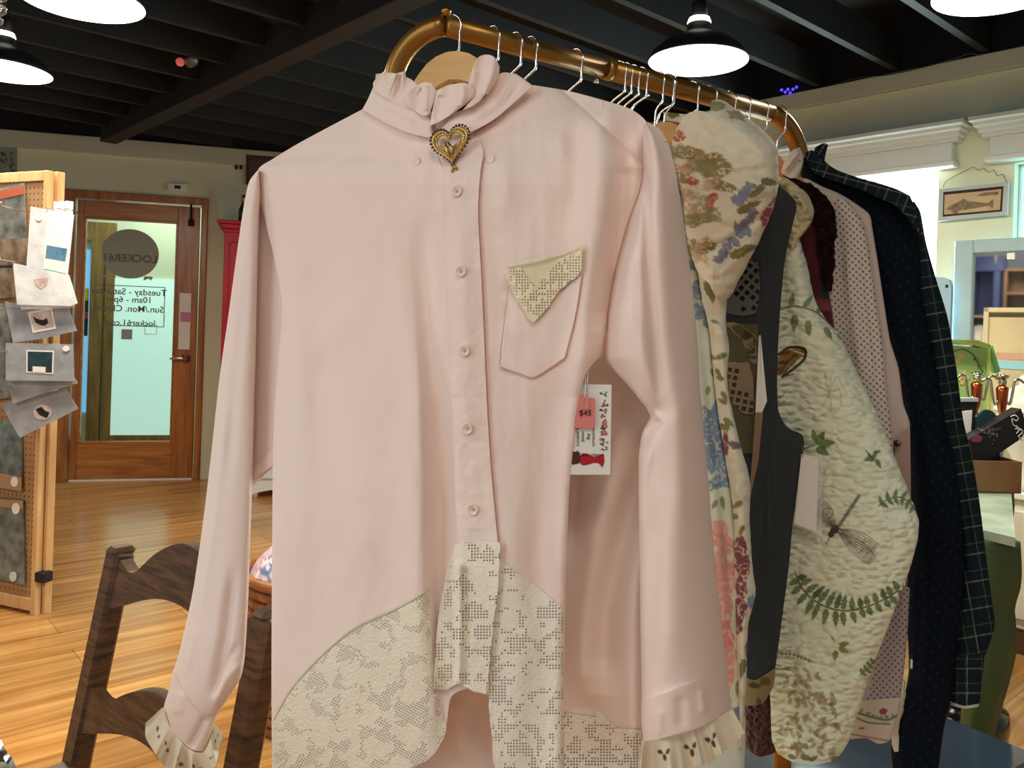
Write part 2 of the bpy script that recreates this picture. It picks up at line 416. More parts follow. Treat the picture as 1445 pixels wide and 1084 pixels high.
def cloth(name, col=None, rough=.85, weave=900., bump=.25, sheen=.15, puck=0., pscale=(70, 120, 1), trans=0.):
    """woven cloth; dyed evenly, or by what is printed on it when col is None; puck adds quilted puckers"""
    if name in MATS: return MATS[name]
    m = bpy.data.materials.new(name); nt, N, Lk, b = nodes(m); b.inputs['Roughness'].default_value = rough; b.inputs['Specular IOR Level'].default_value = .25
    b.inputs['Sheen Weight'].default_value = sheen; b.inputs['Sheen Roughness'].default_value = .5
    b.inputs['Specular IOR Level'].default_value = .25 if sheen else .12
    if col is None:
        a = N.new('ShaderNodeVertexColor'); a.layer_name = 'dye'; Lk.new(a.outputs['Color'], b.inputs['Base Color'])
    else: b.inputs['Base Color'].default_value = (*col, 1)
    uv = N.new('ShaderNodeUVMap'); uv.uv_map = 'cloth'
    n = N.new('ShaderNodeTexNoise'); n.inputs['Scale'].default_value = weave; n.inputs['Detail'].default_value = 1; Lk.new(uv.outputs[0], n.inputs['Vector'])
    bp = N.new('ShaderNodeBump'); bp.inputs['Strength'].default_value = bump; bp.inputs['Distance'].default_value = .0008; Lk.new(n.outputs['Fac'], bp.inputs['Height'])
    out = bp.outputs[0]
    if puck:
        mp = N.new('ShaderNodeMapping'); mp.inputs['Scale'].default_value = pscale; nz = N.new('ShaderNodeTexNoise'); nz.inputs['Scale'].default_value = 25
        ad = N.new('ShaderNodeVectorMath'); ad.operation = 'MULTIPLY_ADD'; ad.inputs[1].default_value = (.02, .012, 0); Lk.new(uv.outputs[0], nz.inputs['Vector'])
        Lk.new(nz.outputs['Color'], ad.inputs[0]); Lk.new(uv.outputs[0], ad.inputs[2]); Lk.new(ad.outputs[0], mp.inputs['Vector'])
        vo = N.new('ShaderNodeTexVoronoi'); vo.feature = 'SMOOTH_F1'; vo.inputs['Scale'].default_value = 1; vo.inputs['Smoothness'].default_value = .5; Lk.new(mp.outputs[0], vo.inputs['Vector'])
        b2 = N.new('ShaderNodeBump'); b2.invert = True; b2.inputs['Strength'].default_value = puck; b2.inputs['Distance'].default_value = .010
        Lk.new(vo.outputs['Distance'], b2.inputs['Height']); Lk.new(out, b2.inputs['Normal']); out = b2.outputs[0]
    Lk.new(out, b.inputs['Normal'])
    if trans:
        t = N.new('ShaderNodeBsdfTranslucent'); mx = N.new('ShaderNodeMixShader'); mx.inputs[0].default_value = trans
        if col is None: Lk.new(a.outputs['Color'], t.inputs['Color'])
        else: t.inputs['Color'].default_value = (*col, 1)
        o = N['Material Output']; Lk.new(b.outputs[0], mx.inputs[1]); Lk.new(t.outputs[0], mx.inputs[2]); Lk.new(mx.outputs[0], o.inputs['Surface'])
    MATS[name] = m; return m
def lace(name, col, cell=.0042, motif=32., thr=.47, hole=.62, rot=0., hemfill=0.):
    """openwork: a fine net with holes, filled in where the worked motifs are"""
    if name in MATS: return MATS[name]
    m = bpy.data.materials.new(name); nt, N, Lk, b = nodes(m); b.inputs['Roughness'].default_value = .9; b.inputs['Specular IOR Level'].default_value = .15
    uv = N.new('ShaderNodeUVMap'); uv.uv_map = 'cloth'; mp = N.new('ShaderNodeMapping'); mp.inputs['Rotation'].default_value = (0, 0, rot); mp.inputs['Scale'].default_value = (1/cell, 1/cell, 1)
    Lk.new(uv.outputs[0], mp.inputs['Vector']); fr = N.new('ShaderNodeVectorMath'); fr.operation = 'FRACTION'; Lk.new(mp.outputs[0], fr.inputs[0])
    sp = N.new('ShaderNodeSeparateXYZ'); Lk.new(fr.outputs[0], sp.inputs[0])
    def mth(op, a, bb=None):
        x = N.new('ShaderNodeMath'); x.operation = op
        for k, t in enumerate((a, bb)):
            if t is None: continue
            if isinstance(t, (int, float)): x.inputs[k].default_value = t
            else: Lk.new(t, x.inputs[k])
        return x.outputs[0]
    open_ = mth('MULTIPLY', mth('LESS_THAN', sp.outputs[0], hole), mth('LESS_THAN', sp.outputs[1], hole))
    fl = N.new('ShaderNodeVectorMath'); fl.operation = 'FLOOR'; Lk.new(mp.outputs[0], fl.inputs[0])     # motifs step with the net's cells
    sc = N.new('ShaderNodeVectorMath'); sc.operation = 'SCALE'; sc.inputs['Scale'].default_value = cell; Lk.new(fl.outputs[0], sc.inputs[0])
    n = N.new('ShaderNodeTexNoise'); n.inputs['Scale'].default_value = motif; n.inputs['Detail'].default_value = 2; n.inputs['Distortion'].default_value = .8; Lk.new(sc.outputs[0], n.inputs['Vector'])
    net = mth('LESS_THAN', n.outputs['Fac'], thr)
    al = mth('SUBTRACT', 1.0, mth('MULTIPLY', open_, net)); Lk.new(al, b.inputs['Alpha'])
    x = N.new('ShaderNodeMix'); x.data_type = 'RGBA'; x.inputs[6].default_value = (*col, 1); x.inputs[7].default_value = (*[c*.97 for c in col], 1); Lk.new(net, x.inputs[0]); Lk.new(x.outputs[2], b.inputs['Base Color'])
    bp = N.new('ShaderNodeBump'); bp.inputs['Strength'].default_value = .5; bp.inputs['Distance'].default_value = .002
    n3 = N.new('ShaderNodeTexNoise'); n3.inputs['Scale'].default_value = 260; Lk.new(uv.outputs[0], n3.inputs['Vector']); Lk.new(mth('ADD', n3.outputs['Fac'], mth('MULTIPLY', net, -.25)), bp.inputs['Height']); Lk.new(bp.outputs[0], b.inputs['Normal'])
    MATS[name] = m; return m
def text_mb(s, size, origin, ex, ey, mb=None, depth=.0004, align='CENTER', bold=0.):
    """lettering as thin solid letters: origin, unit vectors along the line and up the letters"""
    cu = bpy.data.curves.new('lettering', 'FONT'); cu.body = s; cu.size = size; cu.align_x = align; cu.align_y = 'CENTER'; cu.extrude = depth/2; cu.resolution_u = 3; cu.offset = bold
    o = bpy.data.objects.new('lettering', cu); COL.objects.link(o)
    dg = bpy.context.evaluated_depsgraph_get(); me = bpy.data.meshes.new_from_object(o.evaluated_get(dg))
    ex, ey = Vector(ex), Vector(ey); ez = ex.cross(ey).normalized(); mb = mb or MB(); O = Vector(origin)
    mb.add([O + ex*v.co.x + ey*v.co.y + ez*v.co.z for v in me.vertices], [tuple(p.vertices) for p in me.polygons])
    bpy.data.objects.remove(o); bpy.data.meshes.remove(me); bpy.data.curves.remove(cu)
    return mb
# ================================================================== SETTING
ZC = 2.5
M_wallc = mat('cream_paint', srgb(222,226,196), .75, bump=.05, bscale=120, var=.03, vscale=3)
M_wallg = mat('grey_green_paint', srgb(192,196,178), .75, bump=.05, bscale=120, var=.03, vscale=3)
M_trimw = mat('white_trim_paint', srgb(224,230,228), .5)
M_black = mat('black_ceiling_paint', srgb(6,6,7), .7, var=.25, vscale=5)
M_joist = mat('charcoal_joist_paint', srgb(31,31,32), .7, var=.2, vscale=6)
M_doorw = wood('fir_door_wood', srgb(132,76,30), srgb(182,114,54), 3.2, (9, 9, .8), .35, coat=.2)
M_doorw2 = wood('fir_door_wood_rail', srgb(140,84,36), srgb(190,122,60), 3.2, (.8, .8, 10), .35, coat=.2)
M_chrome = mat('brushed_chrome', (.75,.74,.72), .22, 1.)
M_glass = mat('clear_glass', (.95,1,.98), .0, trans=1., ior=1.05, spec=.6)
M_white = mat('white_paper', srgb(240,240,236), .7)
M_ink = mat('black_ink', srgb(24,22,24), .6)
PLANK = math.atan2(.656, .755)
M_floor = wood('laminate_floor', srgb(176,120,60), srgb(228,176,108), 2.6, (.55, 9, 1), .22, planks=(1.2, .19, .0022), rot=(0, 0, -PLANK), bump=.05)

def wallframe(pa, pb):
    e = Vector((pb.x-pa.x, pb.y-pa.y, 0)).normalized(); n = Vector((e.y, -e.x, 0))     # n points to the eye
    if n.dot(Vector((-pa.x, -pa.y, 0))) < 0: n = -n
    return Vector((pa.x, pa.y, 0)), e, n
class Wall:
    def __init__(s, pa, pb): s.O, s.e, s.n = wallframe(pa, pb); s.ax = (s.e, s.n, Vector((0,0,1)))
    def p(s, u, z, off=0.): return s.O + s.e*u + Vector((0,0,z)) + s.n*off
    def uv(s, px, py, off=0.):
        a, b = ray(px, py); O = s.O + s.n*off
        Y = (O.x*s.n.x + O.y*s.n.y)/(float(a)*s.n.x + s.n.y); q = at(px, py, Y)
        return (q-O).dot(s.e), q.z
    def box(s, mb, u0, u1, z0, z1, d0, d1, bev=0.):
        """from u0 to u1 along, z0 to z1 up, d0 to d1 off the wall"""
        return mb.box(s.p((u0+u1)/2, (z0+z1)/2, (d0+d1)/2), (abs(u1-u0), abs(d1-d0), abs(z1-z0)), s.ax, bev)
WB = Wall(atz(0,183,ZC), atz(385,215,ZC)); WR = Wall(atz(1140,130,ZC), atz(1445,68,ZC))

mb = MB(); mb.box((0, 2.2, -.03), (12, 11, .06)); struct('floor', mb, M_floor)
# --- ceiling deck, beam and joists
mb = MB(); mb.box((0, 3.0, 2.80), (12, 9, .06)); struct('ceiling', mb, M_black)
JD = Vector((.755, .656, 0)); BD = Vector((-.68, .733, 0))
b0 = atz(512,12,ZC); b0 = Vector((b0.x, b0.y, 0))
mb = MB(); mb.bar(b0 - BD*3.2 + Vector((0,0,2.51)), b0 + BD*3.3 + Vector((0,0,2.51)), .11, .16, up=Vector((0,0,1)), bev=.004); struct('trim_1', mb, M_joist)
NJ = 0
for k in range(-6, 9):
    c = b0 + BD*(.392*k)
    mb = MB(); mb.bar(c - JD*3.4 + Vector((0,0,2.585)), c + JD*4.2 + Vector((0,0,2.585)), .036, .15, up=Vector((0,0,1)))
    NJ += 1; struct('trim_%d' % (NJ+1), mb, M_joist)
for k, (sx, w) in enumerate(((-1.05, .14), (1.55, .10))):     # blocking between the joists
    pass
# --- wall with the door
dl = WB.uv(106,400)[0]; dr = WB.uv(276,500)[0]; dtop = WB.uv(180,286)[1]
fl = WB.uv(80,400)[0]; fr = WB.uv(289,450)[0]; ftop = WB.uv(180,273)[1]
mb = MB(); WB.box(mb, -3, fl+.02, 0, ZC, -.14, 0); struct('wall_back', mb, M_wallc)
mb = MB(); WB.box(mb, fr-.02, 4.2, 0, ZC, -.14, 0); struct('wall_back_right', mb, M_wallc)
mb = MB(); WB.box(mb, fl+.02, fr-.02, ftop-.02, ZC, -.14, 0); struct('wall_back_top', mb, M_wallc)
mb = MB(); WB.box(mb, -3, 3.6, ZC-.12, ZC, 0, .03, .003); WB.box(mb, -3, 3.6, ZC, 2.8, -.14, -.02); struct('trim_20', mb, M_wallg)
mb = MB(); WB.box(mb, -3, 4.2, ZC, 2.8, -.02, .0); struct('trim_22', mb, M_black)
# door: frame, leaf, pane, fittings
D = thing('door_1', None, None, WB.p(dl, 0)); D['kind'] = 'structure'
mb = MB()
WB.box(mb, fl, dl-.012, 0, ftop, -.14, .025, .004); WB.box(mb, dr+.012, fr, 0, ftop, -.14, .025, .004); WB.box(mb, fl, fr, dtop+.012, ftop, -.14, .026, .004)
mb.build('door_frame', M_doorw, D)
gu0, gu1 = WB.uv(114,450)[0], WB.uv(247,450)[0]; gz1 = WB.uv(180,309)[1]; gz0 = WB.uv(180,626)[1]
mb = MB(); WB.box(mb, dl, gu0, .012, dtop, -.05, -.005, .003); WB.box(mb, gu1, dr, .012, dtop, -.05, -.005, .003); mb.build('stile', M_doorw, D)
mb = MB(); WB.box(mb, gu0, gu1, gz1, dtop, -.05, -.005, .003); WB.box(mb, gu0, gu1, .012, gz0, -.05, -.005, .003); mb.build('rail', M_doorw2, D)
mb = MB()
for a in ((gu0, gu0+.014, gz0, gz1), (gu1-.014, gu1, gz0, gz1), (gu0, gu1, gz0, gz0+.014), (gu0, gu1, gz1-.014, gz1)): WB.box(mb, *a, -.045, -.008, .002)
mb.build('glazing_bead', M_doorw2, D)
mb = MB(); WB.box(mb, gu0, gu1, gz0, gz1, -.03, -.024); mb.build('glass_pane', M_glass, D)
mb = MB(); hu, hz = WB.uv(262,506); mb.lathe(WB.p(hu, hz, -.005), [(.0, .0), (.034, 0), (.034, .008), (.014, .012), (.012, .05), (0, .05)], 20, (WB.e, Vector((0,0,1)), WB.n))
hb, _ = WB.uv(241,507); mb.tube([WB.p(hu, hz, .042), WB.p(hu-.02, hz+.003, .048), WB.p((hu+hb)/2, hz+.004, .05), WB.p(hb, hz-.002, .046)], [.011, .011, .009, .007], 10); mb.build('door_handle', M_chrome, D)
mb = MB(); u0, z0 = WB.uv(251,493); u1, z1 = WB.uv(270,414); WB.box(mb, u0, u1, z0, z1, -.005, -.001, .001); mb.build('push_plate', mat('white_enamel', srgb(226,224,218), .4), D)
mb = MB(); u0, z0 = WB.uv(254.5,454); u1, z1 = WB.uv(270.5,441); WB.box(mb, u0, u1, z0, z1, -.001, .0006); mb.build('sticky_note', mat('mauve_paper', srgb(196,132,176), .8), D)
mb = MB(); u0, z0 = WB.uv(270,306); mb.tube([WB.p(u0, z0+.09, .03), WB.p(u0, z0-.05, .03)], .008, 8); WB.box(mb, u0-.02, u0+.02, z0-.07, z0-.02, .0, .03, .004); mb.build('door_closer', M_ink, D)
mb = MB(); WB.box(mb, dl, dr, 0, .011, -.09, .01); mb.build('threshold', mat('pale_threshold', srgb(225,222,210), .5), D)
# lettering on the pane, seen from behind
eL = -WB.e; UP = Vector((0,0,1)); GOFF = -.0225
M_vinyl = mat('grey_vinyl', srgb(150,152,142), .6, trans=0.)
M_vinyl2 = mat('dark_grey_vinyl', srgb(96,98,92), .6); M_frost = mat('white_vinyl_letters', srgb(206,222,214), .6)
cu, cz = WB.uv(183,358); cr = abs(WB.uv(224,358)[0]-WB.uv(142,358)[0])/2
mb = MB(); mb.slab([WB.p(cu+cr*math.cos(a)*(1), cz+cr*.93*math.sin(a), GOFF) for a in [2*PI*k/48 for k in range(48)]], -WB.n*.0006)
for k, (dx, w) in enumerate(((-.17, .03), (.13, .03))):
    mb.slab([WB.p(cu+dx-w, cz-cr*.82, GOFF), WB.p(cu+dx+w, cz-cr*.82, GOFF), WB.p(cu+dx+w*.6, cz-cr*.98, GOFF), WB.p(cu+dx, cz-cr*.9, GOFF), WB.p(cu+dx-w*1.2, cz-cr*.99, GOFF)], -WB.n*.0006)
dec = mb.build('round_decal', M_vinyl, D); dec['label'] = 'round grey shop decal'
mb = text_mb('LOCKER61', .078, WB.p(cu, cz-.035, GOFF+.002), eL, UP, bold=.002); mb.build('decal_lettering', M_vinyl2, dec)
mb = MB()
for py, s, sz in ((411,'Tuesday - Saturday',.066),(422,'10am - 6pm',.064),(435,'Sun./Mon. Closed',.066),(455,'locker61.com',.064)):
    u, z = WB.uv(182, py+1); text_mb(s, sz, WB.p(u, z, GOFF+.001), eL, UP, mb, bold=.001)
l0, z1 = WB.uv(132.5,401); l1, z0 = WB.uv(231,462)
for a in ((l0, l1, z1-.006, z1), (l0, l1, z0, z0+.006), (l0, l0+.006, z0, z1), (l1-.006, l1, z0, z1)): WB.box(mb, *a, GOFF, GOFF+.0006)
hrs = mb.build('opening_hours_lettering', M_vinyl2, D); hrs['label'] = 'opening hours in a thin box, reversed'
mb = MB(); u0, z0 = WB.uv(170,479); u1, z1 = WB.uv(186,465); WB.box(mb, u0, u1, z0, z1, GOFF, GOFF+.0006); u0, z0 = WB.uv(203,472)
for a in ((u0, u0+.085, z0, z0+.004), (u0, u0+.085, z0+.07, z0+.074), (u0, u0+.004, z0, z0+.074), (u0+.081, u0+.085, z0, z0+.074)): WB.box(mb, *a, GOFF, GOFF+.0006)
mb.build('small_decal', M_vinyl, D)
# --- hallway behind the door
M_hall = mat('hall_paint', srgb(214,226,204), .8); M_hallwood = wood('hall_wood', srgb(120,96,58), srgb(160,130,84), 4, (6,6,.8), .5)
HD = -1.25
mb = MB(); WB.box(mb, -1.2, 3.2, 0, 2.6, HD-.1, HD); struct('wall_hall', mb, M_hall)
mb = MB(); WB.box(mb, 2.05, 2.15, 0, 2.6, HD, -.15); struct('wall_hall_right', mb, M_hall)
mb = MB(); WB.box(mb, -1.2, 3.2, 2.6, 2.66, HD-.1, -.15); struct('ceiling_hall', mb, mat('hall_ceiling', srgb(214,206,160), .8))
W2 = thing('door_2', None, None, WB.p(.9, 0, HD)); W2['kind'] = 'structure'
def hu_(px, py): return WB.uv(px, py, HD+.03)
a0 = hu_(128,400)[0]; a1 = hu_(162,400)[0]; a2 = hu_(246,500)[0]; zb = hu_(200,614)[1]; zt = hu_(200,340)[1]
mb = MB(); WB.box(mb, a0, a0+.1, 0, zt+.1, HD, HD+.05); WB.box(mb, a0+.12, a1, 0, zt+.1, HD, HD+.04); WB.box(mb, a0-.5, a1, zt-.02, zt+.14, HD, HD+.05); WB.box(mb, a1, a2+.1, 0, zb, HD, HD+.05); mb.build('door_frame', M_hallwood, W2)
mb = MB(); WB.box(mb, a1, a2+.1, zb, hu_(200,394)[1], HD, HD+.03)
mb.build('lit_pane', mat('daylit_frosted_pane', srgb(190,226,220), .5, emit=srgb(176,216,208), estr=.75), W2)
mb = MB(); WB.box(mb, a0-.45, a0-.01, hu_(120,582)[1], hu_(120,352)[1], HD, HD+.03); mb.build('blue_pane', mat('daylit_blue_pane', srgb(120,180,220), .5, emit=srgb(110,176,222), estr=.8), W2)
mb = MB(); x0 = a0-.3
for (y0, y1, m) in ((404,424,'y'), (424,446,'k'), (468,474,'r'), (478,492,'k')):
    pass
WB.box(mb, a0-.4, a0-.012, hu_(120,474)[1], hu_(120,424)[1], HD+.03, HD+.036); mb.build('dark_poster', mat('poster_black', srgb(46,46,50), .6), W2)
mb = MB(); mb.slab([WB.p(a0-.3, hu_(120,424)[1], HD+.036), WB.p(a0-.012, hu_(120,424)[1], HD+.036), WB.p(a0-.012, hu_(120,408)[1], HD+.036), WB.p(a0-.12, hu_(120,398)[1], HD+.036)], -WB.n*.003); mb.build('yellow_poster', mat('poster_yellow', srgb(190,186,60), .6), W2)
mb = MB(); WB.box(mb, a0-.4, a0-.012, hu_(120,450)[1], hu_(120,440)[1], HD+.036, HD+.04); mb.build('red_poster', mat('poster_red', srgb(176,48,52), .6), W2)
M_hlamp = mat('hall_lamp_glow', (1,1,1), .5, emit=(.9,1,1), estr=4)
for px, py in ((150,320),(204,335)):
    p = atz(px, py, 2.59); t = thing('hall_ceiling_light', 'white ceiling light seen through the glass door, '+('beside' if px < 170 else 'over')+' the round decal'+(' top edge' if px<170 else ' right side'), 'light', p, 0, 'hall lights')
    mb = MB(); mb.box(p+Vector((0,0,.0)), (.2,.12,.02), None, .004); mb.build('diffuser', M_hlamp, t)
    mb = MB(); mb.box(p+Vector((0,0,.008)), (.22,.14,.012), None, .003); mb.build('frame', M_trimw, t)
# --- window wall
w1a, w1b = WR.uv(1150,330)[0], WR.uv(1322,330)[0]; w1t = WR.uv(1290,246)[1]; sill = .95
w2a = WR.uv(1430,300)[0]; w2b = w2a+1.0; WEND = w2b+1.2
def wallpiece(name, *a):
    mb = MB(); WR.box(mb, *a, -.16, 0); struct(name, mb, M_wallc)
wallpiece('wall_right', -3.2, w1a, 0, ZC); wallpiece('wall_right_middle', w1b, w2a, 0, ZC); wallpiece('wall_right_end', w2b, WEND, 0, ZC)
wallpiece('wall_right_under', w1a, w1b, 0, sill); wallpiece('wall_right_under_two', w2a, w2b, 0, sill)
wallpiece('wall_right_over', w1a, w1b, w1t, ZC); wallpiece('wall_right_over_two', w2a, w2b, w1t, ZC)
fz = WR.uv(1300,122)[1]
mb = MB(); WR.box(mb, -3.2, WEND, fz, ZC, 0, .035, .004); WR.box(mb, -3.2, WEND, ZC, 2.8, -.16, -.02); struct('trim_21', mb, M_wallg)
mb = MB(); WR.box(mb, -3.2, WEND, ZC, 2.8, -.02, 0); struct('trim_23', mb, M_black)
def cornice(name, u0, u1, z0, z1):
    mb = MB()
    WR.box(mb, u0, u1, z0+.02, z1-.09, 0, .06, .004); WR.box(mb, u0-.015, u1+.015, z0, z0+.025, 0, .075, .004)
    for k, (d, zz) in enumerate(((.075,.09),(.09,.07),(.115,.05),(.135,.03))): WR.box(mb, u0-.03-k*.012, u1+.03+k*.012, z1-zz, z1-zz+.028, 0, d, .006)
    return mb
ct = WR.uv(1330,179)[1]; cb = WR.uv(1330,240)[1]
def window(n, u0, u1, cu0, cu1):
    w = thing('window_%d' % n, None, None, WR.p(u0, sill)); w['kind'] = 'structure'
    mb = MB(); t = .012
    for a in ((u0, u0+t, sill, w1t), (u1-t, u1, sill, w1t), (u0, u1, sill, sill+t), (u0, u1, w1t-t, w1t)): WR.box(mb, *a, -.14, -.06, .004)
    mb.build('window_frame', M_trimw, w)
    mb = MB(); WR.box(mb, u0+t, u1-t, sill+t, w1t-t, -.105, -.1)
    mb.build('bright_pane', mat('daylit_pane_%s' % ('white', 'aqua')[n-1], (1,1,1), .4, emit=((.80,.97,1.), (.36,.86,.92))[n-1], estr=(3.2, 1.25)[n-1]), w)
    cornice('c', cu0, cu1, cb, ct).build('cornice', M_trimw, w)
    mb = MB(); WR.box(mb, u0-.06, u1+.06, sill-.03, sill, -.1, .07, .006); mb.build('window_sill', M_trimw, w)
window(1, w1a, w1b, w1a-.14, WR.uv(1343,210,.06)[0]); window(2, w2a, w2b, WR.uv(1396,200,.06)[0], w2b+.1)
# soft-edged glass strips hanging in the right window
t = MB(); 
# ================================================================== LIGHT
def disc_light(loc, power, col, rad=.17, rot=(0,0,0), name='lamp_or_fill_light', spread=180):
    l = bpy.data.lights.new(name, 'AREA'); l.shape = 'DISK'; l.size = rad*2; l.energy = power; l.color = col; l.spread = math.radians(spread)
    o = bpy.data.objects.new(name, l); o.location = loc; o.rotation_euler = rot; COL.objects.link(o); return o
WARM = (1., .87, .70)
M_shade = mat('black_enamel_shade', srgb(30,30,31), .5); M_bulb = mat('lamp_diffuser', (1,1,1), .5, emit=(1., .93, .82), estr=9.)
M_shadein = mat('lit_shade_lining', (1,1,1), .6, emit=(1., .95, .86), estr=5.)
def pendant(px, py, Y, r, label):
    c = at(px, py, Y); t = thing('pendant_lamp', label, 'lamp', (c.x, c.y, 0), 0, 'white dome pendant lamps')
    t.location = c
    prof = [(r, 0), (r*1.0, .006), (r*.93, .03), (r*.7, .065), (r*.38, .09), (r*.26, .105), (r*.22, .15), (r*.10, .165), (0, .166)]
    inner = [(0, .155), (r*.2, .15), (r*.24, .105), (r*.36, .083), (r*.68, .06), (r*.9, .026), (r*.97, .002), (r, 0)]
    MB().lathe(c, prof, 40).build('shade', M_shade, t)
    MB().lathe(c+Vector((0,0,-.002)), inner, 40).build('lining', M_shadein, t)
    MB().lathe(c, [(0,.02),(r*.5,.025),(r*.8,.035),(0,.05)], 32).build('diffuser', M_bulb, t)
    MB().tube([c+Vector((0,0,.165)), Vector((c.x, c.y, 2.77))], .005, 8).build('cord', M_ink, t)
    MB().lathe(c+Vector((0,0,.128)), [(r*.232,0),(r*.238,.012),(r*.21,.026),(r*.2,.012)], 24).build('glowing_vent', M_bulb, t)
    MB().lathe(c+Vector((0,0,.16)), [(0,0),(.03,0),(.028,.05),(.02,.06),(0,.06)], 16).build('socket', M_ink, t)
    disc_light(c+Vector((0,0,-.012)), 24, WARM, r*.9)
pendant(985, 86, 2.96, .178, 'white dome pendant lamp glowing above the far end of the clothes rail')
pendant(4, 100, 3.3, .178, 'white dome pendant lamp cut by the left picture edge, below the other one')
pendant(116, 2, 2.6, .185, 'white dome pendant lamp at the top of the picture, largest of those on the left')
pendant(1408, -10, 2.35, .172, 'white dome pendant lamp cut by the top edge above the window wall')
# unseen warm fill lights, added overhead to brighten the shirt and left floor
for (x, y, e) in ((-1.3, -.5, 9), (.1, -.6, 12), (-2.6, .9, 36), (-.2, -2.6, 10)):
    disc_light((x, y, 2.25), e, WARM, .4)
# daylight from the shop front behind and left of the photographer
l = bpy.data.lights.new('shop_front_daylight', 'AREA'); l.shape = 'RECTANGLE'; l.size = 2.6; l.size_y = 1.9; l.energy = 34; l.color = (.70,.87,1.)
o = bpy.data.objects.new('shop_front_daylight', l); o.location = (-3.4, -1.5, 1.35); o.rotation_euler = Vector((.82,.57,-.02)).to_track_quat('-Z', 'Y').to_euler(); COL.objects.link(o)
# daylight through the two windows, and in the hallway
def daylight(u0, u1, z0, z1, p, c):
    l = bpy.data.lights.new('daylight', 'AREA'); l.shape = 'RECTANGLE'; l.size = u1-u0; l.size_y = z1-z0; l.energy = p; l.color = c
    o = bpy.data.objects.new('daylight', l); o.location = WR.p((u0+u1)/2, (z0+z1)/2, -.09); o.rotation_euler = WR.n.to_track_quat('-Z', 'Y').to_euler(); COL.objects.link(o)
daylight(w1a+.05, w1b-.05, sill+.05, w1t-.05, 36, (.74,.95,1.)); daylight(w2a+.014, w2b-.02, sill+.02, w1t-.014, 4.2, (.22,.78,.86))
disc_light(WB.p(1.0, 2.5, -.7), 14, (.9,1,.86), .3, name='hall_light')
wd = bpy.data.worlds.new('daylight'); SC.world = wd; wd.use_nodes = True
wd.node_tree.nodes['Background'].inputs[0].default_value = (.84,.93,1.,1); wd.node_tree.nodes['Background'].inputs[1].default_value = .24
# ================================================================== CAMERA
cam = bpy.data.cameras.new('camera'); co = bpy.data.objects.new('camera', cam); COL.objects.link(co)
cam.sensor_width = 36; cam.sensor_fit = 'HORIZONTAL'; cam.lens = FPX/IW*36; cam.shift_y = -(IH/2-PPY)/IW; cam.clip_start = .02
co.matrix_world = Matrix(((CR, -SR, 0, 0), (0, 0, -1, 0), (SR, CR, 0, EYE), (0, 0, 0, 1)))
SC.camera = co
SC.view_settings.view_transform = 'Standard'; SC.view_settings.look = 'None'; SC.view_settings.gamma = 1; SC.view_settings.exposure = .0
SC.cycles.use_denoising = True; SC.cycles.max_bounces = 8; SC.cycles.transparent_max_bounces = 16; SC.cycles.sample_clamp_indirect = 4
# ================================================================== CLOTHES RACK
M_brass = mat('aged_brass_tube', srgb(158,118,58), .34, .8, var=.12, vscale=14, rvar=.1)
M_brassd = mat('brass_knob', srgb(190,150,70), .3, 1.)
M_wire = mat('chrome_wire', (.8,.8,.8), .16, 1.)
M_hang = wood('maple_hanger', srgb(208,158,84), srgb(226,182,108), 5, (2,2,14), .35, coat=.3, bump=.03)
M_hang2 = wood('amber_hanger', srgb(184,112,58), srgb(206,134,76), 5, (2,2,14), .35, coat=.3, bump=.03)
RDIR = Vector((math.sin(math.radians(56)), math.cos(math.radians(56)), 0)); RP0 = at(635, 38, .88); RZ = RP0.z
def rail(t): return Vector((RP0.x, RP0.y, RZ)) + RDIR*t
RR = .0112
rk = thing('clothes_rack', 'brass tube clothes rack with rounded corners carrying the row of garments', 'clothes rack', (rail(.3).x, rail(.3).y, 0))
tn, tf = -.073, .585
def bend(t0, sgn, r):
    pts = []
    for k in range(0, 11):
        a = PI/2*k/10; pts.append(rail(t0 + sgn*r*math.sin(a)) + Vector((0, 0, -r*(1-math.cos(a)))))
    return pts
NBD = Vector((-.935, .355, 0))
nb = [rail(-.006) + NBD*(.062*math.sin(PI/20*k)) + Vector((0,0,-.062*(1-math.cos(PI/20*k)))) for k in range(11)]; fb = bend(tf-.055, 1, .075)
mb = MB(); mb.tube([rail(-.006), rail(.1), rail(.225)], RR, 20); mb.tube([rail(.225), rail(.4), rail(tf-.055)], RR*1.12, 20); mb.build('hanging_rail', M_brass, rk)
for nm, pts, lean in (('post', nb, -1), ('post', fb, 1)):
    e = pts[-1]; foot = Vector((e.x, e.y, .03)); mb = MB(); mb.tube(pts+[foot], RR*(1. if lean < 0 else 1.12), 20); mb.build(nm, M_brass, rk)
    mb = MB(); d = Vector((RDIR.y, -RDIR.x, 0)); mb.tube([foot-d*.2, foot+d*.2], RR, 14)
    for s in (-1,1): mb.lathe(foot+d*.19*s+Vector((0,0,-.03)), [(.012,0),(.012,.03),(0,.03)], 12)
    mb.build('foot', M_brass, rk)
mb = MB(); mb.tube([rail(.219), rail(.228)], RR*1.2, 20); mb.build('joint_collar', M_brass, rk)
kp = rail(-.005)+Vector((0,0,RR)); mb = MB(); mb.lathe(kp, [(.004,-.001),(.004,.003),(.0055,.004),(.0042,.007),(0,.0075)], 14); mb.build('knob', M_brassd, rk)
for t in (.205, .29):
    p = rail(t)+Vector((0,0,-RR)); MB().lathe(p, [(.0015,.001),(.0015,-.006),(.003,-.007),(.003,-.009),(0,-.0095)], 10).build('screw', M_wire, rk)

